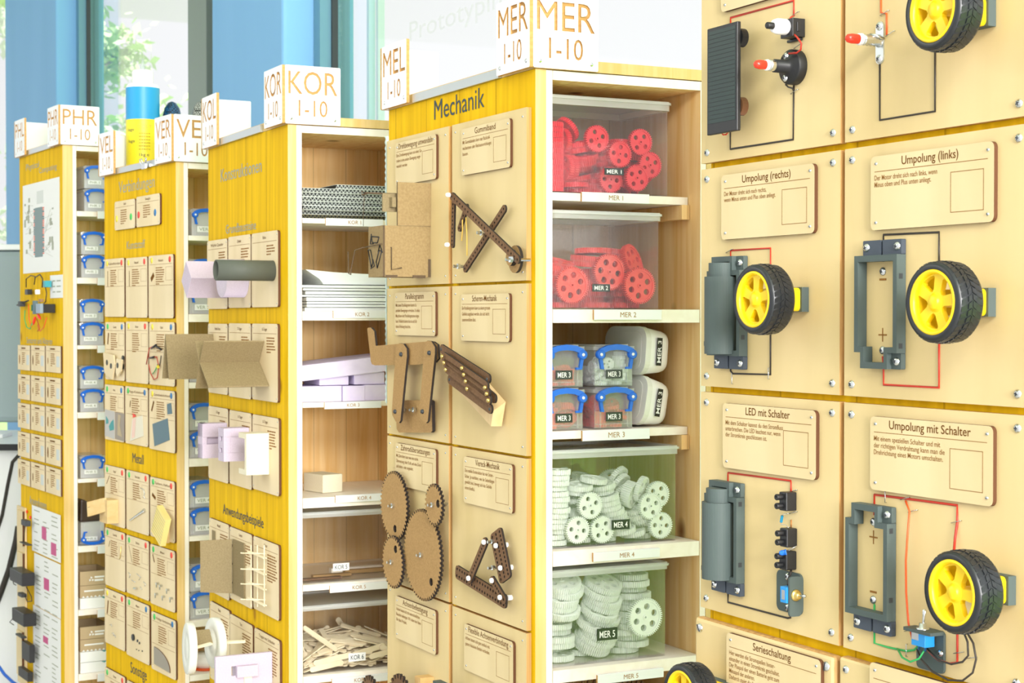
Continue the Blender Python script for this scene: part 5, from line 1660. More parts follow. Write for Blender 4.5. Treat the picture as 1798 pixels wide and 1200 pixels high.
def clear_bin(c, shelf, key, x0, pxr, pyr, top, n, depth, label, st=None, lidh=.013, word=''):
    """right edge from a pixel at the front plane n, lid top from a pixel"""
    G = c.G
    z0 = c.sh[shelf][0] + .0004
    x1 = G.P(pxr, pyr, n).x
    z1 = G.P(*top, n).z
    t = thing('storage_bin', label, 'box', G.M @ T4((x0, -n, z0)))
    w, h, T = x1 - x0, z1 - z0, .0014
    zb = h - lidh
    mb = MB()
    mb.box(0, w, 0, depth, 0, T); mb.box(0, w, 0, T, T + .00005, zb); mb.box(0, w, depth - T, depth, T + .00005, zb)
    mb.box(0, T, T + .00005, depth - T - .00005, T + .00005, zb); mb.box(w - T, w, T + .00005, depth - T - .00005, T + .00005, zb)
    mb.build('bin_body', CLEAR, t)
    e = .0035; mb = MB()
    mb.prism([rrect(-e, -e, w + e, depth + e, .006, 4), rrect(e, e, w - e, depth - e, .004, 4)], zb + .0002, h, X=YX, Z=YY, Y=YZ)
    mb.prism([rrect(-e - .002, -e - .002, w + e + .002, depth + e + .002, .007, 4), rrect(e, e, w - e, depth - e, .004, 4)], h - .0045, h - .0015, X=YX, Z=YY, Y=YZ)
    mb.box(e + .0001, w - e - .0001, e + .0001, depth - e - .0001, h - .004, h - .0025)
    mb.build('bin_lid', LIDM, t)
    if st:
        a, b = G.P(st[0], st[1], n), G.P(st[2], st[3], n)
        sticker(t, G, a.x - x0, b.x - x0, b.z - z0, a.z - z0, -.0001, word, *(st[4:]))
    BINS[key] = (G, x0, -n, z0, w, depth, h, T)
    return t


clear_bin(MEC, 0, 'M1', .0300, 1172, 260, (980, 166.5), -.034, .125, 'clear bin of red gears on the top shelf of the Mechanik cabinet', (1061, 294.7, 1095, 308.5), .0125, 'MER 1')
clear_bin(MEC, 1, 'M2', .0300, 1156, 450, (985, 369), -.012, .125, 'clear bin of large orange red gears labelled MER 2', (1039.6, 499, 1071, 512.5), .011, 'MER 2')
clear_bin(MEC, 3, 'M4', .0300, 1186, 870, (1060, 787.5), -.018, .125, 'clear bin of small white gears labelled MER 4', (1073.7, 914, 1105.3, 929), .0115, 'MER 4')
clear_bin(MEC, 4, 'M5', .0300, 1168, 1080, (1060, 995.5), -.016, .125, 'clear bin of large white gears labelled MER 5', (1048, 1105, 1083.8, 1122.5), .0095, 'MER 5')
GRT = mat('label_grey', (.62, .62, .70), .5)
clear_bin(KOR, 4, 'K5', .0260, 737, 960, (600, 897), -.012, .180, 'empty looking clear bin labelled KOR 5 with dark strips on its floor', (584.6, 990.5, 613, 1001.5, WPL, INK), .0095, 'KOR 5')
clear_bin(KOR, 5, 'K6', .0290, 737, 1120, (620, 1058), -.014, .135, 'clear bin of wooden sticks labelled KOR 6', (612, 1148.5, 642, 1160, WPL, INK), .0085, 'KOR 6')

# dark strips lying in the KOR 5 bin
G, x0, y0_, z0, w, dp, h, T = BINS['K5']
for k, (pa, pb, m, lab) in enumerate((((531, 1011), (600, 1005), MDFD, 'dark flat strip lying at the front of the KOR 5 bin'), ((550, 1017), (617, 1014.5), MDF, 'brown notched strip lowest in the KOR 5 bin'), ((606, 1004), (676, 1000.5), MDF, 'thin brown strip at the back of the KOR 5 bin'), ((582, 1013), (672, 1008), PINEW, 'pale wooden strip in the middle of the KOR 5 bin'))):
    a, b = G.P(*pa, -.03 - .02 * k), G.P(*pb, -.03 - .02 * k)
    mb = MB(); mb.box(a.x, b.x, a.y, a.y + .012, z0 + T + .0005, z0 + T + .0035 + .0015 * k)
    o = mb.build('flat_strip', m); o.matrix_world = G.M; tag(o, lab, 'strip', 'strips in the KOR 5 bin')

# ---- small boxes with blue handles, built once
BWd, BHt, BDp = .0640, .0565, .1000


def box_meshes():
    b = MB(); T = .0012
    w, h, d = BWd, BHt - .008, BDp
    b.box(.003, w - .003, .003, d - .003, 0, T)
    for q in ((.003, w - .003, .003, .003 + T), (.003, w - .003, d - .003 - T, d - .003)): b.box(q[0], q[1], q[2], q[3], T + .00005, h)
    for q in ((.003, .003 + T), (w - .003 - T, w - .003)): b.box(q[0], q[1], .003 + T + .00005, d - .003 - T - .00005, T + .00005, h)
    for x in (.010, w - .012): b.box(x, x + .0016, .0014, .0029, .002, h - .002)
    b.box(.003, w - .003, .0016, .0029, .006, .0072)
    body = b.mesh('box_body', MILK)
    l = MB()
    l.prism([rrect(0, 0, w, d, .004, 3)], h + .0002, h + .0052, X=YX, Z=YY, Y=YZ); l.prism([rrect(.006, .006, w - .006, d - .006, .004, 3)], h + .0053, BHt - .0004, X=YX, Z=YY, Y=YZ)
    lid = l.mesh('box_lid', LIDM)
    a = MB(); cx = w / 2
    arch = [(cx + .0285, .0415), (cx + .0290, .0465), (cx + .0250, .0510), (cx + .0150, .0550), (cx, .0568), (cx - .0150, .0550), (cx - .0250, .0510), (cx - .0290, .0465), (cx - .0285, .0415), (cx - .0215, .0400), (cx - .0185, .0455), (cx - .0120, .0482), (cx, .0492), (cx + .0120, .0482), (cx + .0185, .0455), (cx + .0215, .0400)]
    a.prism([arch], -.0065, -.0012)
    for s in (-1, 1):
        px = cx + s * .0245
        a.lathe([(.0062, .0012), (.0062, .0072), (.0045, .0076), (.0022, .0070), (0, .0070)], (px, 0, .0430), (0, -1, 0), 18)
        a.prism([[(px - .0024, .0400), (px + .0024, .0400), (px - s * .0030 + .0022, .0235), (px - s * .0030 - .0022, .0235)]], -.0050, -.0012)
        a.prism([[(px - s * .0075 - .0020, .0232), (px - s * .0030 + .0020, .0232), (px - s * .0030 + .0020, .0262), (px - s * .0075 - .0020, .0262)]], -.0045, -.0012)
    hd = a.mesh('box_handle', BLU)
    pv = MB()
    for s in (-1, 1): pv.lathe([(.0022, .0071), (.0020, .0078), (0, .0079)], (cx + s * .0245, 0, .0430), (0, -1, 0), 12)
    return body, lid, hd, pv.mesh('pivot', WPL)


BB, BL, BHd, BPv = box_meshes()
BB2 = BB.copy(); BB2.materials[0] = MILK2


def handle_box(c, x0, z0, n, label, word='', st=None, mback=WPL, mtext=INKG, upside=False, name='handle_box'):
    G = c.G
    t = thing(name, label, 'box', G.M @ T4((x0, -n, z0)), 'clear boxes with blue handles')
    M = T4((0, 0, BHt)) @ Matrix.Rotation(math.pi, 4, 'Y') @ T4((-BWd, 0, 0)) if upside else Matrix()
    link_mesh('box_body', BB if c is MEC else BB2, t, M); link_mesh('box_lid', BL, t, M)
    h = link_mesh('box_handle', BHd, t, M); link_mesh('pivot', BPv, h)
    st = st or (.016, .044, .010, .020)
    if word: sticker(t, G, st[0], st[1], st[2], st[3], .0014, word, mback, mtext)
    return t


zs = MEC.sh[2][0] + .0004
bn = -.034
G = MEC.G
xr = G.P(1043, 720, bn).x; xl = G.P(1028.5, 720, bn).x - BWd
SP = (.019, .0445, .0105, .0225)
for k, (x, dz, lab) in enumerate(((xl, 0, 'lower blue handled box of pink gears half hidden by the post'), (xl, BHt + .0006, 'upper blue handled box of pink gears half hidden by the post'), (xr, 0, 'lower blue handled box of pink gears beside the white tubs'), (xr, BHt + .0006, 'blue handled box of white gears on top beside the white tubs'))):
    handle_box(MEC, x, zs + dz, bn, lab, 'MER 3', SP, LBLK, WPL)
    BINS['S%d' % k] = (G, x + .003, -bn + .003, zs + dz, BWd - .006, BDp - .006, BHt - .008, .0012)

for k, (px, ro, lab) in enumerate(((1036, .040, 'left dark wooden gear peeking out below the MER 5 strip'), (1078, .034, 'middle dark wooden gear peeking out below the MER 5 strip'), (1112, .038, 'right dark wooden gear peeking out below the MER 5 strip'))):
    top = G.P(px, 1193 + k, -.045 - .012 * k)
    zs_ = MEC.sh[5][0]
    mb = MB(); mb.prism([gear_loop(ro, 26, .005), circ(0, 0, .006)], -.002, .002)
    r2 = (top.z - zs_) / 2
    o = mb.build('wooden_gear', [MDFD]); o.matrix_world = G.M @ T4((top.x, top.y, zs_ + r2 + .0005)) @ Matrix.Scale(r2 / ro, 4); tag(o, lab, 'gear', 'dark wooden gears below MER 5')

# white tubs lying on their sides
def tub(py0, py1, tilt, label, lean):
    y0 = G.P(1145, (py0 + py1) / 2, -.032)
    zt, zb = G.P(1145, py0, -.032).z, G.P(1145, py1, -.032).z
    hh = zt - zb; D = .100
    cz = (zt + zb) / 2
    t = thing('plastic_tub', label, 'tub', G.M @ T4((y0.x, .034, cz)) @ Matrix.Rotation(R(tilt), 4, 'Z') @ Matrix.Rotation(R(lean), 4, 'Y'))
    def sec(k, r, x): return [(x, D / 2 + p[0] * k, p[1] * k) for p in rrect(-D / 2, -hh / 2, D / 2, hh / 2, r, 6)]
    mb = MB()
    prev = None
    for (x, k, r) in ((.0, .95, .018), (.004, .95, .018), (.028, .86, .018), (.035, .80, .018), (.0365, .70, .016)):
        s = sec(k, r, x); b = len(mb.v); mb.v += s
        if prev is not None:
            n = len(s)
            for i in range(n): mb.face([prev + i, prev + (i + 1) % n, b + (i + 1) % n, b + i], 0, True)
        prev = b; last = len(s)
    mb.face([prev + i for i in range(last)], 0)
    mb.build('tub_body', WPL, t)
    ld = MB(); ld.prism([rrect(-D / 2, -hh / 2, D / 2, hh / 2, .020, 6)], -.009, -.0004, X=YY, Z=YZ, Y=YX, O=(0, D / 2, 0)); ld.prism([rrect(-D / 2 * .8, -hh / 2 * .8, D / 2 * .8, hh / 2 * .8, .014, 6)], -.0102, -.0091, X=YY, Z=YZ, Y=YX, O=(0, D / 2, 0))
    ld.build('tub_lid', mat('tub_lid_white', (.74, .74, .70), .4) if 'tub_lid_white' not in bpy.data.materials else bpy.data.materials['tub_lid_white'], t, bevel=.0012)
    st = MB(); y = .0016
    st.quadbox((.010, y, -.019), (.0195, y + .0012, -.019), (.0195, y + .0012, .019), (.010, y, .019), (0, -.0005, 0)); o = st.build('sticker', LBLK, t)
    tx = MB(); add_text(tx, 'MER 3', -.015, -.0175, 0, .0060, .030, 'L', 0, .008, X=(0, 0, 1), Z=(-1, 0, 0), O=(0, y - .0003, 0)); tx.build('lettering', WPL, o)


tub(661, 749, 6, 'lower white plastic tub lying on its side beside the blue handled boxes', 10)
tub(574, 660, 4, 'upper white plastic tub lying on its side beside the blue handled boxes', 4)

# ---- Konstruktionen shelves
G = KOR.G
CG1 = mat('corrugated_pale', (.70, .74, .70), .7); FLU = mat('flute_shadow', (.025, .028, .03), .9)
z = KOR.sh[0][0] + .0005
rk = random.Random(5)
xa, xb_ = KOR.xi[0] + .002, KOR.xi[1] - .003
topz = G.P(590, 320, -.02).z
nl = 8
tk = (topz - z - .004) / nl


def corr_sheet(x0, x1, y0, y1, z0, t, label, m):
    th = thing('corrugated_sheet', label, 'cardboard', G.M @ T4((x0, y0, z0)), 'corrugated sheets on the KOR 1 shelf')
    w, dp = x1 - x0, y1 - y0
    MB().box(0, w, 0, dp, 0, .0006).box(0, w, 0, dp, t - .0010, t - .0004).build('liners', m, th)
    mb = MB(); n = int(w / .0066)
    for k in range(n):
        x = k * .0066
        mb.quadbox((x + .0001, .0003, .0007), (x + .0006, .0003, .0007), (x + .0036, .0003, t - .0011), (x + .0031, .0003, t - .0011), (0, .0034, 0))
        mb.quadbox((x + .0065, .0003, .0007), (x + .0060, .0003, .0007), (x + .0030, .0003, t - .0011), (x + .0035, .0003, t - .0011), (0, .0034, 0))
    mb.build('flutes', m, th)
    MB().box(.0004, w - .0004, .004, dp - .001, .0007, t - .0011).build('flute_shade', FLU, th)  # black block standing in for the shade inside the flutes


CB1 = mat('corrugated_brown', (.22, .20, .10), .8)
names = ('lowest olive', 'second lowest', 'third from the shelf', 'fourth from the shelf', 'fifth from the shelf', 'sixth from the shelf', 'seventh from the shelf', 'topmost short')
for k in range(nl):
    y0 = .012 + rk.uniform(0, .010)
    x1 = xb_ - rk.uniform(0, .010)
    x0 = xa + (.062 if k == nl - 1 else rk.uniform(0, .004))
    corr_sheet(x0, x1, y0, y0 + .18, z + k * tk, tk, '%s corrugated sheet in the pile on the KOR 1 shelf' % names[k], CB1 if k == 0 else CG1)

z = KOR.sh[1][0] + .0005
PW1 = mat('white_board', (.80, .84, .84), .6)
for k in range(8):
    t_ = (.0055, .004, .0035, .006, .003, .005, .0035, .004)[k]
    y0 = .010 + rk.uniform(0, .014)
    mb = MB(); mb.box(xa + rk.uniform(0, .01), xb_ - rk.uniform(0, .02), y0, y0 + .18, z, z + t_)
    o = mb.build('white_board', PW1); o.matrix_world = G.M
    tag(o, '%s white board in the pile on the KOR 2 shelf' % ('lowest', 'second lowest', 'third from the shelf', 'fourth from the shelf', 'fifth from the shelf', 'sixth from the shelf', 'seventh from the shelf', 'uppermost flat')[k], 'board', 'white boards on the KOR 2 shelf')
    z += t_ + .0012
# folded paper sleeve on top of the boards
zt_ = G.P(560, 474, -.03).z
sl = MB()
prof = [(xa + .010, zt_), (xa + .060, zt_ - .004), (xb_ - .02, zt_ - .010), (xb_ - .02, z + .0005), (xa + .040, z + .0005)]
sl.prism([[(p[0], p[1]) for p in prof] + [(xa + .041, z + .0018), (xa + .034, z + .010)]], .020, .190)
o = sl.build('paper_sleeve', PW1); o.matrix_world = G.M; tag(o, 'folded white sleeve lying open on the white boards of the KOR 2 shelf', 'paper')

z = KOR.sh[2][0] + .0005
FB = wood('lilac_foam_block', (.66, .58, .80), (.74, .66, .86), (40, 40, 40), .7)
for (x0, x1, y0, y1, h_, dz, ry, lab) in ((xa, xa + .070, .010, .11, .026, 0, 0, 'low lilac foam block at the left end of the KOR 3 shelf'), (xa + .071, xa + .110, .008, .10, .0255, 0, 0, 'low lilac foam block in the middle of the KOR 3 shelf'), (xa + .111, xb_ - .01, .012, .12, .0265, 0, 0, 'low lilac foam block at the right of the KOR 3 shelf'), (xa + .034, xa + .086, .020, .10, .015, .0268, 0, 'small lilac foam block under the tilted slab on the KOR 3 shelf'), (xa + .095, xa + .150, .018, .11, .0205, .0272, 0, 'medium lilac foam block under the tilted slab on the KOR 3 shelf')):
    o = MB().box(0, x1 - x0, 0, y1 - y0, 0, h_).build('foam_block', FB, None, None, .001); o.matrix_world = G.M @ T4((x0, y0, z + dz)); tag(o, lab, 'foam', 'lilac foam on the KOR 3 shelf')
o = MB().box(0, .176, 0, .12, 0, .026).build('foam_slab', FB, None, None, .001); o.matrix_world = G.M @ T4((xa + .001, .012, z + .0345)) @ Matrix.Rotation(R(-5.6), 4, 'Y'); tag(o, 'tilted lilac foam slab lying on top on the KOR 3 shelf', 'foam', 'lilac foam on the KOR 3 shelf')
z = KOR.sh[3][0] + .0005
a, b = G.P(551.5, 858, -.10), G.P(585, 858, -.06)
o = MB().box(0, .040, 0, .060, 0, .031).box(.0401, .047, .02, .035, .012, .022).build('foam_cube', FOAMC, None, None, .0015); o.matrix_world = G.M @ T4((a.x, .055, z)) @ Matrix.Rotation(R(14), 4, 'Z'); tag(o, 'cream foam block alone on the KOR 4 shelf', 'foam')

# ---- Verbindungen shelves: boxes at the front edge
sh = VER.sh; x0 = VER.xi[0] + .004
G = VER.G
def vz(k): return sh[k][0] + .0004
VB = [(0, 0, 'VER 1', 'blue handled box on the top shelf behind the Verbindungen post'),
      (1, 1, 'VER 2', 'upper blue handled box on the second shelf of the Verbindungen cabinet'), (1, 0, 'VER 2', 'lower blue handled box on the second shelf of the Verbindungen cabinet'),
      (2, 0, 'VER 3', 'blue handled box behind the cardboard tent'),
      (3, 0, 'VER 3', 'lower blue handled box level with the notched foam beam'), (3, 1, 'VER 3', 'upper blue handled box level with the notched foam beam'),
      (4, 0, 'VER 4', 'lower blue handled box on the shelf right of the yellow paper pad'), (4, 1, 'VER 4', 'upper blue handled box on the shelf right of the yellow paper pad'),
      (5, 0, 'VER 5', 'lower blue handled box left of the hinged cardboard leaf'), (5, 1, 'VER 5', 'upper blue handled box left of the hinged cardboard leaf')]
for k, lv, wd, lab in VB:
    handle_box(VER, x0 + (.006 if k == 0 else 0), vz(k) + lv * (BHt + .0006), -.012, lab, wd, (.014, .050, .008, .020))
# spool of white thread with an orange rim on the low shelf
c = G.P(362, 1152, -.05)
t = thing('thread_spool', 'white thread spool with an orange rim behind the white foam wheels', 'spool', G.M @ T4((c.x, .05, VER.sh[6][0] + .0005)))
MB().lathe([(0, 0), (.030, 0), (.030, .004), (0, .004)], (0, 0, 0), (0, 0, 1), 28).build('spool_rim', ORW, t)
MB().lathe([(.020, .0042), (.025, .0045), (.027, .018), (.025, .032), (0, .033)], (0, 0, 0), (0, 0, 1), 28).build('thread', WPL, t)

# ---- far cabinet shelves
sh = PHR.sh; x0 = PHR.xi[0] + .008
G = PHR.G
def pz(k): return sh[k][0] + .0004
xs_ = G.P(141, 350, -.012).x
for k, lv, x, lab in ((0, 0, xs_ + .008, 'lower blue handled box on the top shelf of the far cabinet'), (0, 1, xs_ + .008, 'upper blue handled box on the top shelf of the far cabinet'),
                   (1, 0, xs_, 'lower blue handled box on the second shelf of the far cabinet'), (1, 1, xs_, 'upper blue handled box on the second shelf of the far cabinet'),
                   (2, 0, x0, 'lower blue handled box on the third shelf of the far cabinet'), (2, 1, x0, 'upper blue handled box on the third shelf of the far cabinet'),
                   (3, 0, x0, 'lower blue handled box on the fourth shelf of the far cabinet'), (3, 1, x0, 'upper blue handled box on the fourth shelf of the far cabinet'),
                   (4, 0, x0, 'single blue handled box on the fifth shelf of the far cabinet'), (5, 0, x0, 'upside down blue handled box under the dark folded bag')):
    handle_box(PHR, x, pz(k) + lv * (BHt + .0006), -.012, lab, 'PHR %d' % (k + 1), (.012, .044, .010, .020), upside=(k == 5))
# dark folded bag on the upturned box
z = pz(5) + BHt + .0006
mb = MB(); mb.prism([[(0, 0), (.052, 0), (.050, .016), (.036, .038), (.012, .054), (.002, .056)]], 0, .05)
t = thing('folded_bag', 'dark brown folded bag lying on the upturned box', 'bag', G.M @ T4((x0, .01, z)))
mb.build('bag', mat('bag_brown', (.055, .035, .028), .35), t, bevel=.004)
# small cardboard and white cartons stacked on the two low shelves
CTN = mat('carton_brown', (.50, .37, .22), .8)
for k, st_ in ((6, (('white carton at the bottom of the short stack', 0, .027), ('plain brown carton in the middle of the short stack', 1, .030), ('open brown carton with a white print on top of the short stack', 2, .034))),
               (7, (('white carton at the bottom of the tall stack', 0, .026), ('white carton second from the bottom of the tall stack', 0, .026), ('plain brown carton in the tall stack', 1, .030), ('open brown carton with a white print on top of the tall stack', 2, .030)))):
    z = pz(k)
    for lab, kind, h_ in st_:
        t = thing('carton', lab, 'carton', G.M @ T4((x0 - .002, .006, z)), 'cartons on the far cabinet')
        w = .075
        if kind == 2:
            T = .002
            mb = MB(); mb.box(0, w, 0, T, 0, h_); mb.box(0, w, .11 - T, .11, 0, h_); mb.box(0, T, T + .0001, .11 - T - .0001, 0, h_); mb.box(w - T, w, T + .0001, .11 - T - .0001, 0, h_); mb.box(T, w - T, T, .11 - T, 0, T)
            mb.build('carton_body', CTN, t)
            q = MB()
            for i in range(3): a = R(90 + 120 * i); q.prism([circ(.028 + .004 * math.cos(a), h_ * .42 + .004 * math.sin(a), .0035, 3)], -.0003, -.0001)
            q.box(.036, .060, -.0003, -.0001, h_ * .50, h_ * .62); q.box(.036, .058, -.0003, -.0001, h_ * .26, h_ * .40)
            q.build('white_print', WPL, t)
        else:
            MB().box(0, w, 0, .11, 0, h_ - .0006).build('carton_body', CTN if kind else WPL, t, bevel=.0006)
            q = MB()
            if kind:
                for i in range(7):
                    q.prism([[(.004 + i * .010, .0002), (.012 + i * .010, .0002), (.008 + i * .010, .0045)]], -.0003, -.0001)
                q.box(.010, .058, -.0003, -.0001, h_ * .48, h_ * .60); q.build('white_print', WPL, t)
            else:
                q.prism([[(.052, h_ - .0008), (.066, h_ - .0008), (.060, h_ - .005)]], -.0003, -.0001); q.build('teal_corner', TEALP, t)
        z += h_ + .0004

# ------------------------------------------------------------------ things on top of the Verbindungen cabinet
F = VER.F
c = F.P(251, 284, -.075)
zt = VER.H + .0156
r = .0372
t = thing('glue_bottle', 'big white glue bottle with a blue and yellow label on the Verbindungen cabinet', 'bottle', F.M @ T4((c.x, .075, zt)))
zz = lambda py: F.P(251, py, -.075).z - zt
hB, hM, hT, hS, hC, hN = zz(272) - zz(284) * 0, zz(212), zz(155.5), zz(147), zz(124), zz(103)
MB().lathe([(0, 0), (r - .002, 0), (r, .003), (r, hT + .002), (r * .92, hT + .007), (r * .72, hS), (0, hS + .001)], (0, 0, 0), (0, 0, 1), 48).build('bottle_body', WPL, t)
mb = MB(); mb.lathe([(r + .0004, .008), (r + .0004, hM)], (0, 0, 0), (0, 0, 1), 48); mb.lathe([(r + .0004, hM), (r + .0004, hT)], (0, 0, 0), (0, 0, 1), 48, 1)
lb = mb.build('bottle_label', [mat('label_yellow', (.86, .72, .02), .4), mat('label_blue', (.015, .30, .62), .4)], t)
mb = MB(); mb.lathe([(r * .62, hS + .001), (r * .62, hC - .002), (r * .56, hC), (0, hC)], (0, 0, 0), (0, 0, 1), 40)
for k in range(40):
    a = 2 * math.pi * k / 40; mb.box(-.0006, .0006, -r * .62 - .0008, -r * .62, hS + .003, hC - .003) if False else mb.cyl((r * .62 * math.cos(a), r * .62 * math.sin(a), hS + .003), (r * .62 * math.cos(a), r * .62 * math.sin(a), hC - .003), .0008, n=5)
mb.build('bottle_cap', WPL, t)
MB().lathe([(.006, hC), (.004, hC + .010), (.0025, hN), (0, hN)], (0, 0, 0), (0, 0, 1), 16).build('spout', clear('spout_plastic', (.8, .85, .85), .4), t)


def wrap_text(mb, s, h, w, zc, ang, rr):
    tmp = MB(); add_text(tmp, s, 0, 0, 0, h, w, 'C')
    b = len(mb.v)
    for v in tmp.v:
        a = -math.pi / 2 + ang + v[0] / rr
        mb.v.append((rr * math.cos(a), rr * math.sin(a), zc + v[2]))
    for f in tmp.f: mb.face([b + i for i in f])


# the bottle turns its label towards the aisle corner
va = R(62)
mb = MB(); wrap_text(mb, 'COLY', .0090, .034, zz(228), va + .25, r + .0008); mb.build('brand_lettering', mat('orange_print', (.85, .35, .05), .5), lb)
mb = MB(); wrap_text(mb, '1kg e', .0070, .022, zz(277), va + .22, r + .0008)
wrap_text(mb, 'lage', .0070, .018, zz(233), va - .62, r + .0008); wrap_text(mb, 'lage', .0070, .018, zz(253), va - .58, r + .0008)
mb.build('small_lettering', INK, lb)
mb = MB()
for k in range(6):
    for i in range(5):
        a0 = -math.pi / 2 + va + .25 - .34 + i * .14
        rr = r + .0008; z_ = zz(238 + k * 5.5)
        p = [(rr * math.cos(a), rr * math.sin(a)) for a in (a0, a0 + .10)]
        mb.quadbox((p[0][0], p[0][1], z_), (p[1][0], p[1][1], z_), (p[1][0], p[1][1], z_ + .0018), (p[0][0], p[0][1], z_ + .0018), (0, 0, .00001))
mb.build('small_print', mat('ochre_print', (.55, .42, .03), .6), lb)

WOV = bpy.data.materials.new('woven_blue'); WOV.use_nodes = True
nt = WOV.node_tree; ck = nt.nodes.new('ShaderNodeTexChecker'); ck.inputs['Scale'].default_value = 260
ck.inputs[1].default_value = (.004, .012, .03, 1); ck.inputs[2].default_value = (.02, .09, .20, 1)
tcn = nt.nodes.new('ShaderNodeTexCoord'); nt.links.new(tcn.outputs['Object'], ck.inputs['Vector']); nt.links.new(ck.outputs[0], nt.nodes['Principled BSDF'].inputs['Base Color'])
nt.nodes['Principled BSDF'].inputs['Roughness'].default_value = .3
WOG = WOV.copy(); WOG.name = 'woven_grey'
k2 = [n for n in WOG.node_tree.nodes if n.type == 'TEX_CHECKER'][0]; k2.inputs[1].default_value = (.01, .012, .012, 1); k2.inputs[2].default_value = (.30, .32, .30, 1)
for px, m, lab in ((302, WOV, 'dark blue woven rounded top peeking over the VER sign'), (353, WOG, 'grey woven rounded top peeking over the VER sign')):
    c = F.P(px, 205, -.14); top = F.P(px, 178, -.14)
    mb = MB(); hh = top.z - zt
    mb.lathe([(.024, 0), (.0245, hh * .55), (.0225, hh * .75), (.017, hh * .9), (.009, hh * .975), (0, hh)], (0, 0, 0), (0, 0, 1), 28)
    o = mb.build('woven_case', m); o.matrix_world = F.M @ T4((c.x, .14, zt)); tag(o, lab, 'case')
# steel clip on the edge rail
c = F.P(256, 292, .006)
t = thing('bulldog_clip', 'steel spring clip on the edge rail below the glue bottle', 'clip', F.M @ T4((c.x, -.0060, VER.H + .002)))
mb = MB(); mb.box(-.012, .012, -.006, -.0006, -.006, .006); mb.build('clip_body', STEEL, t, bevel=.001)
for s in (-1, 1):
    mb = MB(); mb.tube([(s * .010, -.004, .004), (s * .018, -.006, .010), (s * .020, -.006, .016), (s * .012, -.005, .017), (s * .008, -.004, .006)], .0012, 6); mb.build('clip_loop', STEEL, t)

# ------------------------------------------------------------------ the bright corner left of the far cabinet
DF = Frame(T4((0, 5.6, 0)))
a, b = DF.P(-120, 440, 0), DF.P(60, 742, 0)
t = thing('monitor', 'big grey monitor seen from behind at the left edge of the picture', 'monitor', T4(((a.x + b.x) / 2, 5.6, DF.P(0, 768, 0).z + .0008)))
z0 = DF.P(0, 768, 0).z + .0008
w2 = (b.x - a.x) / 2
MB().box(-w2, w2, -.02, .03, b.z - z0, a.z - z0).build('screen_back', mat('monitor_grey', (.30, .37, .39), .5), t, bevel=.02)
MB().box(-w2, w2, -.025, .035, a.z - z0 + .0005, a.z - z0 + .020).build('top_edge', WPL, t, bevel=.004)
MB().box(-.12, .08, -.05, .06, 0, .012).box(-.04, .04, .0, .02, .0121, b.z - z0 - .0005).build('stand', WPL, t)
tb = thing('desk', 'white desk with a dark edge behind the far cabinet', 'desk', T4((DF.P(-60, 768, 0).x, 5.6, 0)))
x0, x1 = DF.P(-260, 768, 0).x - DF.P(-60, 768, 0).x, DF.P(110, 768, 0).x - DF.P(-60, 768, 0).x
MB().box(x0, x1, -.30, .35, z0 - .012, z0 - .001).build('desk_top', WPL, tb)
MB().box(x0, x1, -.304, -.3005, z0 - .022, z0 - .001).build('dark_edge', BLACK, tb)
MB().box(x0, x1, -.26, .30, .0, z0 - .0125).build('desk_body', WPL, tb, bevel=.004)
for k, (pts, m, rr, lab) in enumerate((([(33, 800), (22, 812), (14, 850), (4, 905), (-4, 930)], BLKW, .006, 'dark cable hanging down the white desk, upper one'), ([(32, 925), (28, 950), (16, 1000), (2, 1040), (-6, 1060)], BLKW, .010, 'thick dark cable hanging down the white desk, lower one'), ([(-4, 1168), (8, 1185), (22, 1198), (34, 1206)], BLU, .005, 'blue cable at the foot of the white desk'))):
    mb = MB(); mb.tube([DF.P(q[0], q[1], .31) for q in pts], rr, 8)
    o = mb.build('cable', m); o.matrix_world = DF.M; tag(o, lab, 'cable')

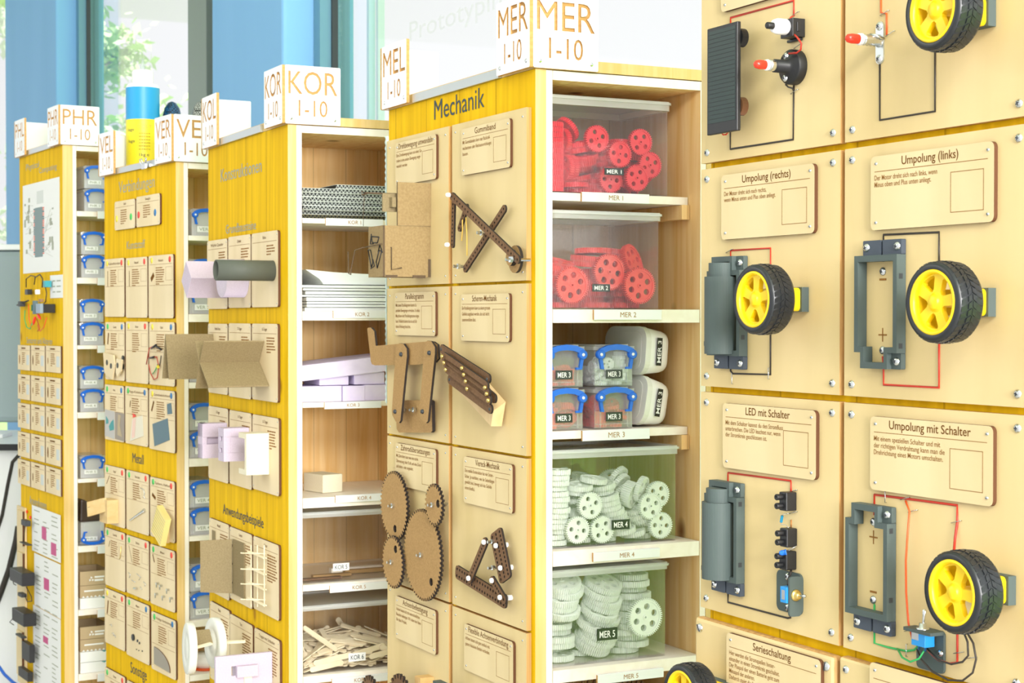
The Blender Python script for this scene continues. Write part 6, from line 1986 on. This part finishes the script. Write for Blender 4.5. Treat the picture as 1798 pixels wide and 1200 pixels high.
# ------------------------------------------------------------------ gears and sticks settled in the bins
REST = {
    'M1': '429,274,700,0,120,-144 679,341,54,157,0,191 672,591,106,132,-16,-62 1045,347,54,157,0,123 1357,365,129,118,-21,-193 1533,768,54,157,0,25 511,203,344,4,-142,-152 594,231,128,153,1,259 677,798,117,129,12,32 1013,449,126,157,0,309 1173,836,135,198,27,209 1499,408,140,199,19,126 438,203,342,1,-89,-148 725,763,203,128,-8,-31 1008,468,198,157,0,-116 1703,324,274,80,-12,21 720,386,245,141,-19,133 1133,501,274,-154,-309,5 1662,402,290,172,77,211 1081,762,337,164,2,226 1198,370,348,150,0,-106 1659,514,286,-82,290,7 842,505,372,140,-24,134 1234,567,412,154,6,6 1511,629,286,145,58,185 719,357,390,139,29,-293 1308,499,482,164,0,198 1654,613,439,-144,-309,3 729,250,443,130,-21,169 1082,295,500,198,37,-171 1572,518,537,156,-7,-248 733,204,509,170,-31,37 1075,276,574,103,-3,208 1537,541,611,163,3,166 515,296,870,148,94,1 654,272,601,166,20,-233 951,552,631,207,26,-213 1391,982,700,-156,1,-211 1501,552,685,151,3,-59 653,276,675,175,-12,-57 879,555,672,-147,259,7 1500,562,757,151,-3,-142 1853,666,645,0,-185,-157',
    'M2': '334,383,56,157,0,34 829,405,56,157,0,-39 1330,469,56,157,0,-170 306,607,132,157,0,-180 808,533,132,157,0,-295 1359,597,132,157,0,310 345,903,208,157,0,182 820,504,208,157,0,206 1325,508,208,157,0,-88 266,633,281,161,-31,155 805,477,284,157,0,-295 1310,403,284,157,0,-122 310,398,284,188,-3,21 825,494,360,157,0,-269 1348,447,360,157,0,222 330,339,344,184,-16,63 752,589,436,157,0,-196 1342,527,436,157,0,221 300,341,425,186,11,-25 780,569,512,157,0,-298 1249,545,551,142,-7,-199 343,340,503,149,-30,196 759,423,602,163,7,-10 1284,570,622,144,9,-94 266,386,601,145,29,-187 787,421,677,166,3,52 1360,625,686,142,6,-114 910,966,263,0,-39,-106 1337,637,767,143,-9,-212 1377,270,642,-31,13,51 820,363,774,161,2,214',
    'M4': '200,268,54,157,0,-92 568,273,65,151,-1,-79 1005,353,54,157,0,78 995,779,54,157,0,-60 1576,382,54,157,0,-54 202,299,126,157,0,130 648,469,121,173,23,155 1036,528,135,151,-3,-192 1692,493,126,157,0,-269 273,300,198,157,0,141 675,469,191,174,22,160 1021,563,214,153,9,-6 1713,500,198,157,0,291 207,265,270,157,0,73 654,546,252,158,-28,-226 1398,234,119,164,-18,1 1209,1039,164,222,30,137 208,257,342,157,0,265 677,477,339,153,27,77 1231,204,160,177,1,-131 1627,309,304,-188,267,0 202,226,414,157,0,-298 744,462,406,176,20,170 1153,204,219,169,-16,-30 1547,275,335,181,51,-208 224,202,486,157,0,-153 724,477,481,129,-1,-70 1125,213,288,148,18,301 1382,842,285,216,-65,68 1478,276,385,-163,259,49 1667,1075,602,223,44,-65 201,228,558,157,0,192 784,529,533,182,12,205 1101,214,357,157,-20,31 964,756,357,109,10,-182 1450,279,457,115,-38,148 219,212,630,157,0,47 830,642,575,-139,-293,20 1055,207,421,158,20,-277 1100,680,363,98,9,-196 1498,159,702,26,-33,54 201,212,702,157,0,192 1000,204,484,175,-8,-83 1353,169,630,31,65,81 201,247,774,157,0,-89 977,204,553,171,-14,-46 1330,241,643,-94,-187,154 201,201,846,157,0,-92 594,400,631,183,-27,-12 565,1017,849,157,2,19 966,204,624,140,-11,131 1240,868,584,-145,136,-90 1307,396,594,110,97,152 207,203,918,157,0,270 455,558,359,-237,-102,65 568,275,719,173,3,-45 939,287,698,160,20,-267 1292,383,743,53,12,58 1357,654,691,119,-80,135 225,202,990,157,0,271 565,205,781,173,4,-54 799,1046,777,-314,-15,140 933,242,767,161,20,-263 1262,395,842,80,79,114 1317,665,780,218,66,-145 377,560,861,-119,28,-42 627,678,748,-164,-39,-22 785,210,859,173,1,43 989,836,816,-144,30,-70',
    'M5': '292,409,59,157,0,-57 810,621,59,157,0,-275 1363,533,59,157,0,-179 285,657,141,157,0,-284 1480,454,141,157,0,295 819,773,253,122,-29,274 1484,514,223,157,0,270 308,435,223,157,0,25 863,416,171,200,-15,57 1407,456,305,157,0,-76 302,415,305,157,0,264 849,362,238,112,1,-286 1483,385,387,157,0,29 308,539,387,157,0,-312 881,302,297,143,43,-164 1482,419,469,157,0,-141 288,473,469,157,0,41 906,275,372,202,6,13 1484,370,551,157,0,-5 845,283,475,176,42,-88 1481,497,633,157,0,177 954,315,568,160,-45,176 1482,518,715,157,0,158 311,566,650,184,30,-100 897,275,647,152,-45,194 1480,397,797,157,0,-77 297,427,680,147,-39,166 956,308,746,131,-38,246 1484,518,879,157,0,-149 312,278,708,193,18,-61 960,276,822,155,-45,187 1468,419,961,157,0,-92 287,308,808,125,24,-268 914,275,919,120,-27,280 1484,479,1043,157,0,268 298,279,886,162,40,-162 956,277,1005,159,-45,180 364,280,980,131,-30,214 323,279,1066,118,-10,274 1010,884,372,-127,-34,108 918,1191,446,1,-169,-1',
    'K6': '1604,460,27,0,0,-4,711 1148,511,42,1,-4,-26,696 1073,301,27,0,-314,-45,653 1682,375,45,1,4,-130,659 1639,398,66,2,-3,117,672 1448,257,73,3,-8,-40,673 1701,320,92,-3,19,97,674 1646,536,98,-7,0,102,726 1877,372,65,-35,7,-143,618 1648,378,122,-3,6,213,690 426,27,104,-157,-13,0,602 237,601,86,0,19,-198,626 1905,954,155,11,-10,113,659 990,836,140,-19,10,281,728 917,964,167,-13,-18,134,684 1718,1068,242,-307,4,-78,652 1804,696,213,306,-19,139,697 1758,513,224,11,-23,61,716 391,636,83,-11,-16,109,655 1175,780,209,-10,14,-260,644 1791,269,150,4,-303,68,687 1371,344,146,-5,-33,110,715 649,731,164,-15,304,14,718 884,239,91,-28,-8,259,692 1048,307,113,30,11,-74,746 342,85,129,-2,31,314,673 1188,220,129,-293,-19,45,741 1133,338,165,2,20,-221,735 1630,370,219,-2,23,-227,655 1411,333,211,-20,-3,258,681 429,215,56,-7,306,5,612 978,329,143,-314,-20,87,746 1473,207,136,-4,11,-265,623 472,282,104,20,5,-73,684 1150,207,165,-20,3,273,724 1542,27,248,-157,-18,0,725 826,340,179,-12,301,-44,653 370,450,149,-3,-8,35,716 679,217,131,-20,-5,259,608 544,306,160,-19,-10,233,709 380,268,204,-2,-15,-42,680 331,366,164,8,-3,-71,727 1101,227,186,14,-12,23,636 1766,309,252,-23,-3,224,639 1530,215,240,19,0,-44,687 352,160,186,-12,43,285,732 1127,132,189,-291,-19,22,625 1027,85,186,25,-12,0,722 534,27,214,157,301,0,687 1697,444,291,3,-9,79,699 543,446,184,-7,308,-84,706 1275,1323,354,157,101,0,696 2019,395,185,0,47,-159,695 1939,332,258,-51,-43,-124,709 27,318,252,157,62,157,671 987,164,216,-303,-14,-34,603 1692,48,202,158,45,1,646 1022,208,247,3,9,-286,721 1947,383,267,33,273,-126,612 83,335,103,11,-5,-159,633 1912,1040,218,-19,51,204,676 1077,664,249,-5,-8,103,628 920,277,237,3,9,-286,706 612,379,225,2,10,221,666 1016,436,266,-6,-3,119,669 559,387,241,3,-10,-139,687 679,684,202,-13,0,181,727 1075,329,286,1,0,-247,610 708,810,230,-3,-5,18,653 954,641,266,308,1,130,676 787,513,280,-2,-5,-3,616 1506,428,296,9,-3,-71,721 1333,410,330,-1,5,107,600 1208,501,305,5,-4,-128,739 848,532,304,3,5,-308,705 332,636,294,-1,-40,18,649 1376,353,303,-4,-10,45,634 1108,394,332,-2,-8,65,633 442,580,296,-297,5,-161,676 1182,51,300,-162,297,7,616 1016,1191,380,306,3,6,730 1306,154,286,-300,6,-2,730 1525,887,300,-14,8,-265,610 1143,887,376,-6,11,-274,629 1305,759,378,-8,7,-303,610 1198,906,403,-8,-7,188,727 941,970,391,6,12,-168,721 974,1003,417,-12,-6,210,627 920,782,391,10,7,-65,703 872,368,376,-5,-10,153,627 1212,820,457,-3,-12,143,688 504,811,357,-17,-7,188,710 1478,423,354,8,-18,177,691 542,210,275,5,15,300,605 1719,875,346,11,-3,176,636 1308,753,435,-11,2,288,611 809,648,417,-5,14,-280,675 878,1220,472,15,300,13,737 1677,642,436,-18,36,-59,688 1527,493,382,9,12,9,618 1618,389,369,-20,-24,277,608 153,654,314,-45,-290,-130,684 390,1198,398,-42,313,26,704 722,1323,285,-157,-82,0,643 1750,1073,359,4,-38,313,720 279,757,307,-11,-33,77,609 1808,553,397,274,0,-168,700 476,1040,409,-25,-7,-311,700 359,737,366,6,-22,135,689 994,607,434,-6,13,-281,607 1096,748,479,11,-10,-10,635 2079,502,342,-157,-149,-157,643 1155,591,470,6,-30,100,636 1276,659,520,-31,-289,-50,708 1107,214,367,-306,2,54,606 625,830,421,7,9,-275,749 309,323,293,-48,13,261,603 791,1115,452,16,8,-266,680 1370,990,468,4,-276,-54,692 967,352,435,-292,-7,10,610 1507,294,372,17,31,-69,688 1008,329,403,-293,3,-48,626 125,683,339,31,40,-166,714 1820,320,344,22,-7,87,662 1539,1302,315,154,-3,-314,637 799,316,384,14,-9,-43,639 548,316,357,29,13,-84,711 467,1167,283,245,-93,-68,604 912,910,478,-308,-19,-106,718 299,257,286,49,-6,-68,643 129,328,280,-46,-55,177,679 565,469,507,-3,293,146,650 1977,994,321,29,33,138,694 1853,1017,340,34,-296,-132,617 334,87,561,-232,64,-11,723 265,790,416,-307,-13,88,667 788,465,438,-296,-19,50,744 957,1083,484,24,306,45,686 873,443,471,-22,-306,-54,608 699,426,460,21,9,-59,649 512,1275,437,-42,-15,-3,703 188,1097,554,-265,67,-105,645 306,264,325,293,-42,80,637 312,173,284,-302,-47,35,647 779,374,471,-22,-308,-45,617 492,115,337,-11,17,-298,622 1249,291,448,-36,-27,290,614 318,752,433,21,2,-35,604 188,637,417,-3,-286,-143,698 621,152,398,-34,294,25,732 1248,108,420,-297,31,9,670 790,238,429,-36,-303,-52,708 806,166,456,-39,-13,285,722 287,173,348,3,-58,-8,625',
    'S0': '138,134,44,157,0,86 398,105,119,70,-31,-41 433,338,44,157,0,113 181,129,100,157,0,-216 452,147,145,93,-70,-88 164,139,156,157,0,-297 409,260,155,-101,-296,3 453,407,172,135,17,86 125,125,212,157,0,-198 452,202,255,150,-44,-174 352,471,206,112,-23,19 187,183,268,157,0,209 452,243,298,194,25,222 152,207,324,157,0,245 452,414,309,130,-5,-90',
    'S1': '173,162,44,157,0,-270 425,157,44,157,0,-179 408,397,44,157,0,-269 129,120,163,87,9,-29 390,126,100,157,0,-26 433,341,100,157,0,34 178,192,164,200,58,187 388,126,156,157,0,-244 443,452,177,-60,-303,-2 452,314,213,-198,47,61 401,125,212,157,0,41 455,621,177,61,-299,50',
    'S2': '146,145,44,157,0,219 147,366,44,157,0,10 160,633,44,157,0,-174 369,127,44,157,0,-189 389,364,44,157,0,-206 131,126,100,157,0,-137 156,353,100,157,0,78 189,575,100,157,0,98 347,132,127,183,-5,177 455,373,100,157,0,248 126,130,156,157,0,151 99,345,234,69,54,-112 157,745,109,-124,248,-82 452,125,157,146,24,-42 442,344,156,157,0,-226 369,716,116,199,-77,-180 162,132,212,157,0,-232 452,170,223,169,-14,244 439,529,201,-128,308,-6 72,128,349,0,-170,180 266,393,180,260,8,158 128,575,190,193,9,-66 321,127,290,136,1,203 455,332,293,0,-118,-50',
    'S3': '143,111,44,157,0,-30 119,286,73,124,-9,-34 117,618,44,157,0,-178 390,141,44,157,0,-146 368,353,44,157,0,294 213,111,100,157,0,215 146,389,96,188,15,263 111,620,100,157,0,-123 436,114,100,157,0,124 278,129,188,172,-34,-33 141,433,140,178,-27,-233 185,725,110,0,-249,-31 440,111,156,157,0,44 107,111,154,204,-56,-80 114,513,179,-132,-307,27 190,782,111,0,7,-31 469,111,212,157,0,152 298,343,212,157,0,-22 44,145,253,0,6,-157 110,590,217,132,-10,-38 453,133,268,157,0,268 475,342,113,-54,61,96 100,131,302,0,296,-157 248,724,226,156,15,-35 435,136,324,157,0,-264 502,598,110,0,-39,-198 225,64,297,13,-63,-25 443,128,380,157,0,16 469,129,436,-157,0,-177 112,300,195,210,-20,27',
}
FRONT = {
    'M1': [[0.0824, 0.0054, 0.0736], [0.1176, 0.0054, 0.0547], [0.1546, 0.0128, 0.0732], [0.1696, 0.0128, 0.0426], [0.1078, 0.0128, 0.0206], [0.1444, 0.0054, 0.0237]],
    'M4': [[0.0633, 0.0054, 0.0538], [0.0443, 0.0054, 0.0224], [0.0816, 0.0054, 0.021], [0.1569, 0.0054, 0.0481], [0.1731, 0.0054, 0.0213], [0.1731, 0.0128, 0.0623]],
    'M5': [[0.1474, 0.006, 0.0541]],
    'M2': [[0.0323, 0.0057, 0.0314], [0.0933, 0.0135, 0.0495], [0.1353, 0.0057, 0.0315]],
}


def gear_mesh(name, ro, teeth, th, holes, hr, hd, m, hub=.0045):
    mb = MB()
    lp = [gear_loop(ro, teeth, ro * .105)] + [circ(hd * math.cos(R(a)), hd * math.sin(R(a)), hr, 12) for a in [360 * i / holes + 20 for i in range(holes)]] + [circ(0, 0, .0014, 8)]
    mb.prism(lp, -th * .5 + .0011, th * .5 - .0011)
    rim = [[(x * 1.0, z * 1.0) for x, z in gear_loop(ro, teeth, ro * .105)], circ(0, 0, ro * .82, 36)]
    mb.prism(rim, -th * .5, -th * .5 + .0010); mb.prism(rim, th * .5 - .0010, th * .5)
    hb = [circ(0, 0, hub, 16), circ(0, 0, .0014, 8)]
    mb.prism(hb, -th * .5 - .0002, -th * .5 + .0010); mb.prism(hb, th * .5 - .0010, th * .5 + .0002)
    return mb.mesh(name, m)


GM = {'M1': gear_mesh('gear', .0181, 36, .0066, 4, .0032, .0095, REDG, .0028), 'M2': gear_mesh('gear', .0244, 52, .0070, 6, .0042, .0135, ORG, .003),
      'M4': gear_mesh('gear', .0181, 36, .0066, 4, .0032, .0095, WHG, .0028), 'M5': gear_mesh('gear', .0264, 56, .0076, 6, .0045, .0145, WHG, .0035),
      'S0': gear_mesh('gear', .0107, 20, .0050, 4, .0016, .0055, ORG, .002), 'S3': gear_mesh('gear', .0092, 18, .0050, 3, .0016, .0045, WHG, .002)}
GM['S1'] = GM['S2'] = GM['S0']
LAB = {'M1': ('small red gear in the loose heap inside the clear bin labelled MER 1', 'small red gear leaning flat on the front wall of the MER 1 bin', 'loose red gears in the MER 1 bin'),
       'M2': ('large orange red gear in the loose heap inside the MER 2 bin', 'large orange red gear leaning flat on the front wall of the MER 2 bin', 'loose orange red gears in the MER 2 bin'),
       'M4': ('small white gear in the loose heap inside the clear bin labelled MER 4', 'small white gear leaning flat on the front wall of the MER 4 bin', 'loose white gears in the MER 4 bin'),
       'M5': ('large white gear in the loose heap inside the clear bin labelled MER 5', 'large white gear standing flat on the front wall of the MER 5 bin', 'loose white gears in the MER 5 bin'),
       'S0': ('tiny pink gear in the lower blue handled box half hidden by the post', '', 'tiny gears in the lower half hidden box'), 'S1': ('tiny pink gear in the upper blue handled box half hidden by the post', '', 'tiny gears in the upper half hidden box'),
       'S2': ('tiny pink gear in the lower blue handled box beside the white tubs', '', 'tiny gears in the lower box beside the tubs'), 'S3': ('tiny white gear in the upper blue handled box beside the white tubs', '', 'tiny gears in the upper box beside the tubs')}


def loose(me, name, M, label, cat, group):
    o = bpy.data.objects.new(name, me); COL.objects.link(o); o.matrix_world = M
    tag(o, label, cat, group)


from mathutils import Euler
for k, s in REST.items():
    if k == 'K6': continue
    G, x0, y0, z0 = BINS[k][:4]
    B_ = G.M @ T4((x0, y0, z0))
    for q in s.split():
        v = [int(c) for c in q.split(',')]
        loose(GM[k], 'gear', B_ @ T4([c / 1e4 for c in v[:3]]) @ Euler([c / 100 for c in v[3:6]]).to_matrix().to_4x4(), LAB[k][0], 'gear', LAB[k][2])
for k, l in FRONT.items():
    G, x0, y0, z0 = BINS[k][:4]
    for i, p in enumerate(l):
        loose(GM[k], 'gear', G.M @ T4((x0 + p[0], y0 + p[1], z0 + p[2])) @ Matrix.Rotation(.5 * i, 4, 'Y'), LAB[k][1], 'gear', LAB[k][2].replace('loose', 'front'))
G, x0, y0, z0 = BINS['M1'][:4]
for i in range(13):
    loose(GM['M1'], 'gear', G.M @ T4((x0 + .0215, y0 + .0225, z0 + .0052 + i * .0071)) @ Matrix.Rotation(math.pi / 2, 4, 'X') @ Matrix.Rotation(.3 * i, 4, 'Y'), 'red gear in the upright stack at the left end of the MER 1 bin', 'gear', 'stacked red gears in the MER 1 bin')
SM = {}
G, x0, y0, z0 = BINS['K6'][:4]
for q in REST['K6'].split():
    v = [int(c) for c in q.split(',')]
    L = round(v[6] / 1e4 / .003) * .003
    if L not in SM:
        mb = MB(); mb.prism([rrect(-L / 2, -.0047, L / 2, .0047, .0046, 5)], -.0009, .0009, X=YX, Z=YY, Y=YZ); SM[L] = mb.mesh('stick', STICK)
    loose(SM[L], 'wooden_stick', G.M @ T4((x0 + v[0] / 1e4, y0 + v[1] / 1e4, z0 + v[2] / 1e4)) @ Euler([c / 100 for c in v[3:6]]).to_matrix().to_4x4(), 'flat wooden stick with round ends in the heap inside the KOR 6 bin', 'stick', 'wooden sticks in the KOR 6 bin')
